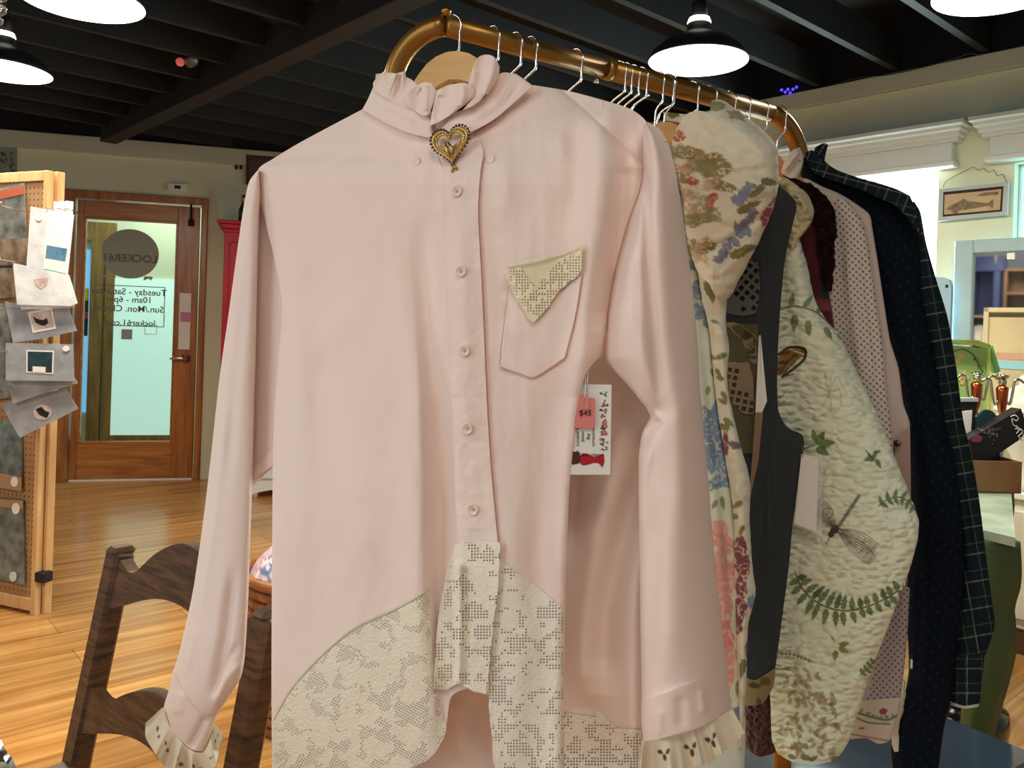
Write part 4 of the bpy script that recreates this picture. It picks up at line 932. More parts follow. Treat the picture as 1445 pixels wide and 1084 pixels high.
sheet('sleeve', M_flor, FJ, [(984,376),(990,420),(1001,470),(1010,560),(1022,640),(1034,715),(1036,780),(1038,860),(1042,960),(1044,1056)], [(1026,420),(1024,460),(1029,486),(1027,548),(1046,632),(1058,677),(1058,740),(1062,800),(1066,838),(1056,883),(1053,962),(1047,1058)], None, None, yf(P1, .012), bulge=(.016,.014), res=1.7, paint=d, wob=1.5,
      folds=ridges([([(1012,470),(1016,540),(1030,620)], 6, -.004, .2), ([(1035,640),(1046,740),(1048,860)], 7, .003, .2)]))
d = Dye(lambda px, py: np.array(srgb(226,222,202))*(.95+.1*fnoise(px/16, py/16, 4))[..., None])
for (x, y, a, b, an) in ((968,215,9,28,95),(985,232,20,9,0),(1000,226,24,8,-10),(1014,240,10,22,70),(1020,262,8,20,110),(960,250,8,18,100),(978,310,10,26,80),(972,345,10,20,90),(995,350,8,16,70)): d.blob(x, y, a, b, OLIVE if x % 2 else srgb(146,134,92), an, .4, .2, seed=int(y), vein=9)
for (x, y, a, b) in ((977,256,9,6),(1004,280,10,7),(1001,290,6,10),(958,192,10,8)): d.blob(x, y, a, b, srgb(186,96,84), 0, .4, .15, seed=int(x), vein=6)
for (x, y, l, w, a) in ((1074,255,26,8,10),(1066,270,18,6,-40),(1040,300,40,9,-25),(1056,278,30,7,-30),(1068,262,16,5,170),(1030,362,34,10,-20),(1046,352,26,8,-10)): d.leaf(x, y, l, w, a, OLIVE)
for (x, y) in ((1048,276),(1052,270),(1044,284),(1038,282),(1056,264),(1050,316),(1058,310),(1044,330),(1036,340),(1028,348),(1052,326),(1062,300),(1040,322),(1020,356),(1014,366)): d.blob(x, y, 8, 6, srgb(136,140,158), x*3, .6, .2, seed=int(y))
rnd = random.Random(21)
for k in range(22): d.blob(rnd.uniform(950,1006), rnd.uniform(196,378), rnd.uniform(5,11), rnd.uniform(8,18), (srgb(150,146,104), srgb(176,156,118), srgb(132,128,84), srgb(190,150,122))[k % 4], rnd.uniform(40,130), .5, .3, .75, seed=k, vein=8)
d.blob(1086,302,10,22,srgb(160,76,82),20,.4,.15,vein=8).blob(1008,150,14,7,srgb(150,150,104),10,.5).blob(1040,162,14,6,srgb(160,158,118),20,.6)
sheet('puffed_shoulder', M_flor, FJ, [(964,164),(948,200),(952,236),(964,280),(967,325),(974,356),(984,384)], [(1004,142),(1018,141),(1043,157),(1075,182),(1096,208),(1098,260),(1092,292),(1075,332),(1050,382),(1032,416),(1020,427)], [(964,164),(982,156),(1000,157),(1004,142)], [(984,384),(1000,400),(1010,420),(1020,427)], yf(P1, .022), bulge=(.05,.03), res=1.8, paint=d, wob=2.5,
      folds=ridges([([(985,165),(1005,200),(1040,215),(1075,222)], 8, -.006, .2), ([(975,200),(1000,240),(1010,290)], 10, -.007, .2), ([(990,330),(1030,300),(1085,262)], 10, .008, .15), ([(985,360),(1030,340),(1078,300)], 7, -.008, .15), ([(1000,390),(1040,370),(1066,340)], 8, .007, .1),
                    ([(972,230),(985,300),(985,360)], 9, .006, .2), ([(1030,170),(1060,200),(1090,240)], 9, .005, .2), ([(1010,400),(1014,380),(1030,356)], 5, -.006, .1), ([(956,215),(975,260)], 6, -.005, .2), ([(1020,250),(1050,240),(1080,240)], 7, -.003, .2)]))
d2 = Dye(srgb(216,212,190)); d2.blob(985,170,12,6,srgb(150,146,100),0,.5).blob(950,162,8,5,OLIVE,0,.5)
sheet('collar', M_florb, FJ, [(936,158),(938,170)], [(985,163),(972,176)], None, [(938,170),(955,174),(972,176)], yf(P1, -.02), res=1.8, paint=d2, thick=.004)
sheet('facing', cloth('rust_facing', srgb(150,70,50), .9), FJ, [(938,170),(938,173)], [(972,175),(970,179)], None, None, yf(P1, -.018), res=2, thick=.003)
hanger(.322, 950, 150, 'maple hanger showing a pale strip at the neck of the flowered jacket', A4, neck=.050, half=.07, drop=.6)
# ---------------- charcoal vest with lace patches
P2 = gplane(.402)
M_char = cloth('charcoal_wool', srgb(58,63,67), .95, 500, .5, 0)
VS = thing('charcoal_vest', 'charcoal wool vest with crochet patches and printed hem between the two flowered jackets', 'vest', P2.pt(1110,275))
sheet('front', M_char, VS, [(1040,250),(1010,330),(1000,420),(1010,600),(1020,760),(1030,860),(1048,955)], [(1096,262),(1112,272),(1121,282),(1124,294),(1115,330),(1107,372),(1101,437),(1097,511),(1098,577),(1111,603),(1132,614),(1134,636),(1128,666),(1119,735),(1113,800),(1104,870),(1094,944)], [(1040,250),(1070,250),(1096,262)], [(1048,955),(1066,962),(1094,944)], yf(P2), bulge=(.012,.014), res=2.5,
      folds=ridges([([(1085,320),(1075,450),(1072,600)], 8, .005, .2), ([(1096,500),(1088,620),(1090,800)], 9, .005, .2), ([(1080,640),(1074,800),(1070,930)], 8, -.004, .2)]))
d = Dye(srgb(140,126,88)); d.leaf(1056,966,20,6,10,srgb(70,66,40)).leaf(1070,985,16,5,80,srgb(90,80,46)).blob(1080,962,8,6,srgb(104,92,56))
sheet('printed_hem', M_florb, VS, [(1048,953),(1050,996)], [(1095,942),(1091,969),(1077,993)], [(1048,953),(1066,960),(1095,942)], [(1050,996),(1064,996),(1077,993)], yf(P2, .003), bulge=(.012,.012), res=2, paint=d)
d = Dye(srgb(92,86,64)); 
for k in range(14): d.blob(1030+(k*37)%38, 456+(k*53)%56, 9, 6, (srgb(140,134,104), srgb(66,66,44), srgb(120,100,70))[k % 3], k*40, .5)
sheet('patch', M_florb, VS, [(1024,455),(1026,560),(1030,640)], [(1070,458),(1068,560),(1062,640)], None, None, yf(P2, .016), res=2, paint=d)
M_croc = lace('taupe_crochet', srgb(150,128,108), cell=.0085, motif=10, thr=.62, hole=.62, rot=.2); M_crocd = lace('grey_crochet', srgb(104,102,98), cell=.009, motif=12, thr=.6, hole=.6, rot=.7)
sheet('crochet_patch', M_croc, VS, [(1027,512),(1029,560),(1036,572)], [(1056,510),(1064,540),(1063,584)], None, [(1036,572),(1050,584),(1063,584)], yf(P2, .0185), res=2, wob=4)
sheet('crochet_patch', M_crocd, VS, [(1040,372),(1020,410),(1017,432),(1030,442)], [(1068,366),(1073,400),(1071,424),(1066,442)], None, [(1030,442),(1050,446),(1066,442)], yf(P2, .016), res=2, wob=4)
hanger(.402, 1010, 200, 'hanger whose hook is over the charcoal vest', A4, neck=.105, half=.03)
c2 = thing('price_card', 'white price card seen edge-on, pinned to the charcoal vest', 'card', P2.pt(1074, 540, .022))
MB().slab([P2.pt(1071,474,.026), P2.pt(1073,473,.020), P2.pt(1082,566,.020), P2.pt(1075,582,.026), P2.pt(1066,582,.034)], P2.N*.0006+P2.d*.0006).build('card', M_white, c2)
MB().slab([P2.pt(1066,582,.034), P2.pt(1077,576,.024), P2.pt(1070,650,.020), P2.pt(1057,708,.024)], P2.N*.0006+P2.d*.0006).build('kraft_tag', mat('kraft_card', srgb(150,126,100), .8), c2)
s2 = thing('safety_pin', 'brass safety pin opened towards the edge-on card on the charcoal vest', 'safety pin', P2.pt(1050,470,.03))
mb = MB(); q = lambda x, y: P2.pt(x, y, .024)
mb.tube(spline([tuple(q(x, y)) for x, y in ((1072,492),(1050,480),(1034,466),(1031,458),(1034,455),(1040,457),(1056,466),(1073,482))], 40).tolist(), .0006, 8); mb.build('wire', mat('brass_wire', srgb(206,170,96), .25, 1.), s2)
# ---------------- white quilted jacket with ferns
P3 = gplane(.440)
M_quilt = cloth('puckered_white_quilt', None, .92, 600, .3, puck=.7, pscale=(88,150,1))
QJ = thing('fern_quilt_jacket', 'cream puckered quilt jacket printed with ferns, a dragonfly and a butterfly', 'jacket', P3.pt(1140,330))
FERN = srgb(104,128,78); FERND = srgb(72,98,64); INK = srgb(92,84,78)
d = Dye(lambda px, py: np.array(srgb(232,243,219))*(.97+.06*fnoise(px/20, py/20, 7))[..., None])
d.sprig([(1088,442),(1120,432),(1150,440),(1176,462),(1196,478)], 6, 24, 6, SAGE, FERND, False)
for (x, y, l, w, a) in ((1122,444,26,8,95),(1140,452,24,7,85),(1164,462,22,6,60),(1182,470,16,5,50),(1092,450,20,7,110)): d.leaf(x, y, l, w, a, SAGE)
for (x, y, a, b, an) in ((1112,506,20,11,-28),(1126,498,13,8,-15),(1104,520,12,7,-50)): d.blob(x, y, a, b, srgb(150,112,52), an, .15, .15, seed=3)
d.stroke([(1099,500),(1112,491),(1128,490),(1137,496),(1134,508),(1118,522),(1104,532)], 2., srgb(52,40,28)); d.stroke([(1100,528),(1114,508),(1132,496)], 1., srgb(70,50,30)); d.stroke([(1104,530),(1122,510)], .9, srgb(70,50,30)); d.stroke([(1104,532),(1120,528)], 1., srgb(60,48,36))
for k in range(5): d.blob(1117+k*4, 494+k*1.5, 2., 1.6, srgb(214,196,140), 0, .1)
for k in range(9):                                                                  # faint drawn blossom
    a = k*.7; d.stroke([(1170,555),(1170+24*math.cos(a)*(.6+.4*(k%2)), 550+30*math.sin(a)), (1160+30*math.cos(a+.4), 556+34*math.sin(a+.4))], .6, srgb(176,172,148), .7)
for (x, y, l, w, a) in ((1152,628,24,8,-60),(1156,628,24,9,-10),(1152,632,22,8,30),(1150,622,18,6,-100),(1232,652,16,5,-120),(1230,650,15,5,-60),(1236,648,16,5,60),(1230,646,13,5,160),(1232,640,13,4,-20)): d.leaf(x, y, l, w, a, FERN)
d.stroke([(1132,634),(1150,628)], 1., FERND); d.stroke([(1222,636),(1234,650)], .9, FERND)
d.sprig([(1240,714),(1254,704),(1272,702),(1288,714),(1294,724)], 6, 14, 4.5, FERN, FERND)
d.stroke([(1212,700),(1200,718),(1184,742)], 2.4, INK, .85); d.blob(1178,748,8,6,srgb(70,62,58),-50,.3); d.blob(1172,755,4,4,srgb(60,54,52))
for (p0, p1, w) in (((1180,746),(1152,706),8),((1176,744),(1150,726),7),((1184,746),(1236,776),9),((1182,750),(1232,792),8)):
    v = np.array(p1)-np.array(p0); n = np.array([-v[1], v[0]])/np.linalg.norm(v)
    for k in range(-3, 4):
        e = np.array(p1)+n*k*w/3.2; m = (np.array(p0)+np.array(p1))/2+n*k*w/2.4; d.stroke([p0, tuple(m), tuple(e)], .7, INK, .75)
    for f in (.35, .5, .65, .8, .93): c = np.array(p0)+v*f; d.stroke([tuple(c-n*w*f), tuple(c+n*w*f)], .6, INK, .6)
for k in range(5): d.stroke([(1176,750),(1170-k,760+k*2)], .6, INK)
P = spline([(1122,808),(1128,824),(1142,842),(1168,858),(1200,862),(1235,852),(1262,838),(1280,822)], 60); d.stroke(P[::6].tolist(), 1.2, FERND)
for k in range(15):
    i = int(3+k*55/15); p = P[i]; t = P[i+1]-P[i-1]; a = math.degrees(math.atan2(t[1], t[0])); l = 15+12*math.sin(PI*min(1, k/9))
    d.leaf(p[0], p[1]-1.5, l, 6.5, a-82, FERN if k % 3 else FERND); d.leaf(p[0], p[1]+1.5, l*.95, 6.5, a+80, FERN)
for (x, y, l, w, a) in ((1184,912,16,6,-20),(1184,914,16,6,30),(1180,918,16,6,100),(1178,906,14,2,-120)): d.leaf(x, y, l, w, a, srgb(132,132,78))
d.sprig([(1214,952),(1226,942),(1236,930)], 4, 10, 4, FERN, FERND); d.sprig([(1100,922),(1120,924),(1146,934)], 8, 5, 1.6, srgb(112,120,88))
rnd = random.Random(5)
for k in range(130):
    x = 1104+rnd.random()*76; y = 938+rnd.random()*126; 
    if x - 1100 > 20+(y-930)*.75 + 20: continue
    d.leaf(x, y, 8+rnd.random()*9, 4.2, rnd.random()*360, (srgb(160,142,104), srgb(150,138,94), srgb(172,158,120))[k % 3], .75)
for (x, y, l, w, a) in ((1130,1068,18,6,10),(1142,1074,16,5,-30),(1172,1072,16,6,-10),(1112,1066,14,5,20)): d.leaf(x, y, l, w, a, srgb(124,128,84))
sheet('sleeve', M_quilt, QJ, [(1100,320),(1096,400),(1092,520),(1088,640),(1084,760),(1080,860),(1086,960),(1089,1040),(1097,1064)],
      [(1127,334),(1139,374),(1149,420),(1165,450),(1183,471),(1214,534),(1243,596),(1272,668),(1296,732),(1294,764),(1284,803),(1262,862),(1236,930),(1214,994),(1198,1046),(1180,1073)], None, [(1097,1064),(1120,1076),(1150,1079),(1180,1073)], yf(P3), bulge=(.030,.014), res=1.7, paint=d, wob=1.5, edge=.6,
      folds=ridges([([(1130,360),(1160,480),(1210,600)], 20, .004, .2), ([(1110,900),(1112,980),(1110,1050)], 12, -.003, .2)]))
d = Dye(srgb(214,206,168)); 
for k in range(10): d.leaf(1104+k*4.4, 262+k*6, 16, 5, 40+k*37, srgb(150,146,106), .6)
sheet('collar', M_quilt, QJ, [(1097,256),(1098,300),(1106,330),(1112,352)], [(1120,258),(1140,275),(1149,298),(1144,316),(1127,338),(1124,350)], [(1097,256),(1108,251),(1120,258)], None, yf(P3, .016), bulge=(.020,.012), res=1.7, paint=d, wob=1.5,
      folds=ridges([([(1104,268),(1126,276),(1138,296),(1134,314)], 5, .004, .1), ([(1112,340),(1122,330),(1140,308)], 5, -.005, .1)]))
sheet('body', M_quilt, QJ, [(1040,300),(1030,700),(1050,930)], [(1120,340),(1110,700),(1100,940)], None, None, yf(P3, -.006), bulge=(.006,.008), res=5, paint=Dye(srgb(232,243,219)))
hanger(.440, 1040, 200, 'hanger whose hook is over the fern quilt jacket', A4, neck=.105, half=.03)
wt = thing('price_tag', 'blank white paper tag in a clear sleeve hanging on the fern quilt jacket', 'tag', P3.pt(1138,690,.045))
MB().slab([P3.pt(x, y, .046) for x, y in ((1131,641),(1155,645),(1152,751),(1121,739))], (0,.0006,0)).build('paper', M_white, wt)
MB().slab([P3.pt(x, y, .0445) for x, y in ((1132,640),(1162,646),(1159,757),(1121,742))], (0,.0004,0)).build('clear_sleeve', mat('clear_plastic', (.92,.95,.96), .12, alpha=.25, spec=.8), wt)
MB().tube([P3.pt(1132,628,.040), P3.pt(1133,645,.047)], .0005, 6).build('tag_fastener', mat('red_plastic_barb', srgb(180,60,50), .4), wt)
# ---------------- dark fur-trimmed jacket
P4 = gplane(.470)
M_fur = mat('dark_brown_fur', srgb(38,22,25), .95, bump=.9, bscale=420, var=.5, vscale=120, spec=.1)
M_maroon = cloth('maroon_velvet', None, .7, 700, .3, .5)
FU = thing('fur_trimmed_jacket', 'dark maroon jacket with shaggy brown fur edge, behind the fern quilt collar', 'jacket', P4.pt(1150,270))
furf = lambda px, py: .007*(fnoise(px/3.2, py/4.2, 11)-.5)*2 + .006*(fnoise(px/8, py/10, 12)-.5)
d = Dye(lambda px, py: np.array(srgb(78,18,30))*(.6+.8*fnoise(px/12, py/18, 4))[..., None]); d.blob(1166,408,10,16,srgb(36,62,66),0,.5,.5).blob(1160,430,14,10,srgb(120,60,56),0,.5,.5)
sheet('front', M_maroon, FU, [(1090,300),(1090,400),(1100,600),(1050,985)], [(1150,300),(1160,340),(1168,400),(1176,450),(1190,600),(1120,990)], None, None, yf(P4, -.004), bulge=(.010,.010), res=3, paint=d)
sheet('fur_edge', M_fur, FU, [(1102,249),(1128,266),(1142,288),(1152,318),(1154,345),(1158,380),(1166,408)], [(1118,252),(1143,260),(1164,274),(1176,292),(1181,312),(1179,345),(1176,392),(1173,412)], None, None, yf(P4, .008), bulge=(.014,.010), res=1.3, folds=furf, wob=7)
sheet('fur_hem', mat('russet_fur', srgb(76,34,26), .9, bump=.9, bscale=420, var=.5, vscale=120, sheen=.3), FU, [(1050,988),(1048,1020),(1052,1056)], [(1098,985),(1100,1030),(1094,1062)], None, [(1052,1056),(1072,1068),(1094,1062)], yf(P4, .004), bulge=(.02,.014), res=1.4, folds=furf, wob=5)
hanger(.470, 1060, 200, 'hanger whose hook is over the dark fur-trimmed jacket', A4, neck=.105, half=.03)
# ---------------- white shirt with grey dots
P5 = gplane(.508)
M_dot = cloth('dotted_cotton', None, .9, 900, .25)
WS = thing('dotted_shirt', 'off-white shirt with small grey dots, beside the navy shirt', 'shirt', P5.pt(1180,280))
def dots(base, spot, pitch, r, ang, x0=0, y0=0):
    ca, sa = math.cos(ang), math.sin(ang)
    def f(px, py):
        u = ((px-x0)*ca+(py-y0)*sa)/pitch; v = (-(px-x0)*sa+(py-y0)*ca)/pitch
        k = np.clip((r-np.hypot(u-np.round(u), v-np.round(v))*pitch)/.9+.5, 0, 1)[..., None]
        return np.array(base)*(1-k)+np.array(spot)*k
    return f
PALE = srgb(222,210,200)
sheet('sleeve', M_dot, WS, [(1170,290),(1174,340),(1172,400),(1172,440),(1180,520),(1190,640),(1200,760)], [(1196,284),(1212,304),(1222,330),(1235,415),(1246,490),(1252,560),(1260,630),(1262,760)], [(1170,290),(1182,280),(1196,284)], None, yf(P5, .008), bulge=(.014,.010), res=1.2, paint=Dye(dots(PALE, srgb(120,110,116), 6.6, 1.75, .72)),
      folds=ridges([([(1192,330),(1200,420),(1220,560)], 8, .004, .2), ([(1210,340),(1218,430),(1232,540)], 6, -.004, .2), ([(1186,330),(1188,420)], 4, -.003, .2)]))
sheet('back', M_dot, WS, [(1128,250),(1150,330),(1160,600),(1150,1040)], [(1141,253),(1160,263),(1186,274),(1210,289),(1227,303),(1231,322),(1239,371),(1248,430),(1256,480),(1268,520),(1275,570),(1284,600),(1280,700),(1276,830),(1274,940),(1270,1000)], None, [(1150,1040),(1215,1040),(1270,1000)], yf(P5, -.006), bulge=(.010,.010), res=2.5, paint=Dye(srgb(206,190,182)))
sheet('collar', M_dot, WS, [(1105,232),(1102,244),(1112,250)], [(1128,208),(1134,222),(1131,240),(1126,252)], [(1105,232),(1116,214),(1128,208)], [(1112,250),(1119,254),(1126,252)], yf(P5, .004), bulge=(.012,.01), res=1.3, paint=Dye(srgb(220,202,192)),
      folds=ridges([([(1108,240),(1118,226),(1128,214)], 3, .006, .1), ([(1112,248),(1122,238),(1130,226)], 3, -.005, .1)]))
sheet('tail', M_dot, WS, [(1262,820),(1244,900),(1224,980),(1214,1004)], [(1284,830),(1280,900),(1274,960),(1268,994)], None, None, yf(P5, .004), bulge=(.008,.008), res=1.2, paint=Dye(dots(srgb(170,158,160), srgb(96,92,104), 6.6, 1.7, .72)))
d = Dye(srgb(196,184,170)); d.stroke([(1210,1006),(1230,1012),(1252,1016),(1270,1008)], 1.6, srgb(92,112,92)).stroke([(1206,1012),(1226,1020),(1256,1022)], 1.2, srgb(92,112,92)).blob(1246,1004,6,5,srgb(140,70,66)).blob(1216,1028,4,2,srgb(150,100,86)).stroke([(1200,1036),(1222,1040),(1256,1046)], 1.2, srgb(150,104,94))
for k in range(7): d.leaf(1214+k*8, 1006+k*1.2, 8, 3, -60+k*50, srgb(104,124,100))
sheet('embroidered_hem', M_dot, WS, [(1216,990),(1208,1010),(1200,1034),(1196,1044)], [(1272,984),(1266,1010),(1256,1044)], None, [(1196,1044),(1222,1042),(1240,1050),(1256,1046)], yf(P5, .008), res=1.5, paint=d, bulge=(.006,.006))
sheet('placket', M_dot, WS, [(1262,620),(1266,700),(1270,760)], [(1284,600),(1285,700),(1280,830)], None, None, yf(P5, .006), res=2, paint=Dye(srgb(190,160,150)))
MB().lathe(P5.pt(1266,626,.016), [(0,.0006),(.004,.001),(.0045,0),(0,-.001)], 16, (P5.d, UP, P5.N)).build('snap', mat('dark_snap', (.12,.1,.1), .3, .8), WS)
hanger(.508, 1085, 205, 'amber wood hanger showing beside the dotted shirt collar', A4, m=M_hang2, neck=.040, half=.05, drop=1.2)
# ---------------- navy shirt with plaid yoke and sleeves
P6 = gplane(.548)
M_navy = cloth('navy_dotted_cloth', None, .9, 900, .3, 0); M_plaid = cloth('green_plaid_flannel', None, .95, 700, .35, 0)
NS = thing('navy_plaid_shirt', 'navy pin-dotted shirt with green plaid yoke and sleeve, farthest garment on the rack', 'shirt', P6.pt(1200,260))
NAVY = srgb(9,19,31)
def pins(px, py):
    h = dots(NAVY, srgb(58,74,104), 13.5, .75, .9)(px, py); return h*(.85+.3*fnoise(px/3, py/3, 8))[..., None]
sheet('body', M_navy, NS, [(1128,240),(1150,300),(1220,420),(1270,560),(1285,720),(1277,838),(1282,950),(1258,1050),(1262,1098)],
      [(1150,236),(1190,256),(1250,271),(1284,288),(1297,325),(1300,412),(1307,452),(1322,529),(1334,600),(1349,650),(1359,763),(1361,820),(1353,886),(1342,988),(1332,1029),(1323,1098)], [(1128,240),(1136,222),(1150,236)], None, yf(P6), bulge=(.022,.016), res=1.35, paint=Dye(pins),
      folds=ridges([([(1230,320),(1280,480),(1310,640),(1320,860)], 14, .004, .2), ([(1300,760),(1300,900),(1290,1080)], 9, -.004, .2), ([(1330,700),(1338,820),(1326,980)], 8, .004, .2)]))
def plaid(ax, ay, s=1.):
    """dark green and navy check with pale lines, along ax and ay (unit vectors in the cloth)"""
    def st(u):
        b = .5+.5*np.tanh(9*np.sin(2*PI*u/38)); w = np.clip(1.6-np.abs((u % 38)-19)*1.5, 0, 1); w2 = np.clip(1.1-np.abs((u % 38)-4)*1.3, 0, 1)*.5; return b, np.maximum(w, w2)
    def f(px, py):
        u = (px*ax[0]+py*ax[1])*s; v = (px*ay[0]+py*ay[1])*s; b1, w1 = st(u); b2, w2 = st(v+7)
        c = np.array(srgb(24,34,44))[None]*1. + np.zeros(px.shape+(3,)); g = ((b1+b2)/2)[..., None]
        c = c*(1-g*.7)+np.array(srgb(18,42,36))*g*.7; k = (np.clip(w1+w2, 0, 1.3)*.38)[..., None]
        c = c*(1-k)+np.array(srgb(176,176,166))*k
        return c*(.85+.3*fnoise(px/2.2, py/2.2, 21))[..., None]
    return f
sheet('yoke', M_plaid, NS, [(1136,216),(1140,232),(1148,244)], [(1284,276),(1294,300),(1298,330)], [(1136,216),(1146,212),(1158,222),(1176,237),(1197,246),(1227,255),(1261,265),(1284,276)], [(1148,244),(1161,250),(1188,259),(1218,269),(1239,279),(1258,287),(1276,302),(1298,330)], yf(P6, .036), bulge=(.006,.03), res=1.4, paint=Dye(plaid((.93,.36),(-.3,1.1), 1.25)))
sheet('collar', M_plaid, NS, [(1147,222),(1150,209),(1157,204)], [(1163,230),(1166,214),(1169,204)], None, [(1157,204),(1163,202),(1169,204)], yf(P6, .014), bulge=(.01,.01), res=1.2, paint=Dye(plaid((.8,.5),(-.5,.8), 1.6)), folds=ridges([([(1156,206),(1156,226)], 3, -.006, .1)]))
sheet('sleeve', M_plaid, NS, [(1268,296),(1276,340),(1282,412),(1294,455),(1310,540),(1322,610),(1338,680),(1356,770),(1356,850),(1346,930)], [(1290,284),(1299,300),(1307,343),(1322,397),(1338,451),(1350,521),(1359,591),(1373,650),(1383,714),(1394,804),(1404,878),(1401,896),(1390,926)], None, None, yf(P6, -.014), bulge=(.014,.016), res=1.3, paint=Dye(plaid((.98,-.17),(.17,.98), 1.)), edge=.6,
      folds=ridges([([(1310,420),(1340,600),(1366,740)], 7, .004, .2), ([(1325,480),(1350,640),(1376,800)], 5, -.005, .2), ([(1362,850),(1375,890),(1384,926)], 4, -.004, .1)]))
sheet('cuff', M_plaid, NS, [(1347,926),(1344,960),(1341,990)], [(1390,922),(1386,960),(1383,993)], None, [(1341,990),(1360,996),(1383,993)], yf(P6, -.012), bulge=(.016,.016), res=1.3, paint=Dye(plaid((1,0),(0,1.), 1.1)))
sheet('cuff_lining', mat('pale_lining', srgb(200,202,196), .9), NS, [(1342,988),(1342,994)], [(1383,991),(1380,998)], None, [(1342,994),(1360,1000),(1380,998)], yf(P6, -.010), res=2, bulge=(.012,.012))
sheet('torn_lining', cloth('white_lining', srgb(210,204,190), .9), NS, [(1268,960),(1258,1000),(1256,1030),(1262,1062)], [(1278,960),(1276,1000),(1268,1030),(1272,1060)], None, None, yf(P6, .012), res=2, bulge=(.004,.004), wob=4)
MB().box(P6.pt(1286,937,.03), (.002,.002,.011)).build('white_tack', M_white, NS)
hanger(.548, 1100, 205, 'last hanger on the rail, carrying the navy and plaid shirt', A4, m=M_hang2, neck=.105, half=.03)
# ---------------- hangers of the garments hidden behind the pink shirt
for px, lb in ((694,'chrome hook next behind the maple hanger of the pink shirt'), (726,'chrome hook second of the close pair above the pink shirt shoulder'), (748,'chrome hook of the close pair, farther one, over the pink shoulder'), (811,'lone chrome hook between the close pair and the brass joint'),
               (872,'chrome hook with a red wrapped neck just past the brass joint'), (882,'chrome hook second past the brass joint'), (892,'chrome hook third past the brass joint'), (903,'chrome hook fourth past the brass joint'),
               (926,'chrome hook facing the other way under the pendant lamp'), (941,'chrome hook next to the backward one under the pendant lamp'), (975,'chrome hook just before the quilted puffed shoulder')):
    ts = np.linspace(0, .6, 400); qq = [rail(t) for t in ts]; best = min(range(400), key=lambda i: abs((CX + FPX*((qq[i].x/qq[i].y)*CR + ((qq[i].z-EYE)/qq[i].y)*SR)) - px))
    h = hanger(ts[best], px, 120, lb, 48, neck=.066 if px < 900 else .1, half=.07 if px < 900 else .025, lean=-.022 if px != 926 else .0)
    if px == 872: MB().lathe(rail(ts[best])+Vector((0,0,-.068))+Vector((math.cos(math.radians(48)),-math.sin(math.radians(48)),0))*-.022, [(0,0),(.006,0),(.005,.014),(.002,.017),(0,.017)], 12).build('red_sleeve', mat('red_rubber', srgb(206,96,84), .6), h)
# ================================================================== LEFT SIDE
M_oak = wood('dark_oak', srgb(56,35,20), srgb(108,76,50), 5, (3,3,26), .42, coat=.15, bump=.3)
# ---------------- chair
ca = Vector((-.68, 1.45, 0)); cb = Vector((-.33, 1.16, 0)); CE = (cb-ca).normalized(); CW = (cb-ca).length; CN = Vector((-CE.y, CE.x, 0))
if CN.y < 0: CN = -CN                                            # CN: the way the back leans
RK = math.tan(math.radians(11))
def bk(u, h, off=0.): return ca + CE*u + Vector((0,0,h)) + CN*(RK*(h-.8)*(1 if h > .42 else .0) + (RK*(.42-.8) if h <= .42 else 0) + off)
ch = thing('dining_chair', 'dark oak chair with scalloped back slats standing behind the pink sleeve', 'chair', bk(CW/2, 0))
for u in (0, CW):
    mb = MB(); mb.bar(bk(u, .40), bk(u, .785), .036, .044, up=CE, bev=.006); mb.bar(bk(u, .0), bk(u, .42), .036, .044, up=CE, bev=.006)
    mb.box(bk(u, .786, 0), (.0358,.0438,.016), (CE, CN, Vector((0,0,1))), .0075); mb.build('back_post', M_oak, ch)
def slat(nm, zt, zb, amp):
    n = 28; f = []
    us = [.014+(CW-.028)*k/n for k in range(n+1)]
    top = [bk(u, zt(u/CW), -.011) for u in us]; bot = [bk(u, zb(u/CW), -.011) for u in us]; d = CN*.020
    vs = top+bot+[p+d for p in top]+[p+d for p in bot]; m = n+1; F = []
    for i in range(n): F += [(i, i+1, m+i+1, m+i), (2*m+i, 3*m+i, 3*m+i+1, 2*m+i+1), (i, 2*m+i, 2*m+i+1, i+1), (m+i, m+i+1, 3*m+i+1, 3*m+i)]
    F += [(0, m, 3*m, 2*m), (n, 2*m+n, 3*m+n, m+n)]
    MB().add(vs, F).build(nm, M_oak, ch)
slat('crest_slat', lambda s: .782 - .026*math.exp(-((s-.16)/.09)**2) - .026*math.exp(-((s-.84)/.09)**2) + .058*math.exp(-((s-.5)/.24)**2), lambda s: .688+.062*math.sin(PI*s)**1.3, 0)
slat('lower_slat', lambda s: .566 - .016*math.exp(-((s-.16)/.09)**2) - .016*math.exp(-((s-.84)/.09)**2) + .048*math.exp(-((s-.5)/.24)**2), lambda s: .488+.052*math.sin(PI*s)**1.3, 0)
sc_ = bk(CW/2, .42) - CN*.21
MB().box(Vector((sc_.x, sc_.y, .425)), (CW+.03, .42, .03), (CE, CN, Vector((0,0,1))), .008).build('seat', M_oak, ch)
for u in (.01, CW-.01):
    q = bk(u, .42) - CN*.38; MB().bar((q.x, q.y, 0), (q.x, q.y, .41), .04, .04, up=CE, bev=.005).build('front_leg', M_oak, ch)
    q2 = bk(u, .42); MB().bar((q.x, q.y, .2), (q2.x, q2.y, .2), .022, .03, bev=.004).build('stretcher', M_oak, ch)
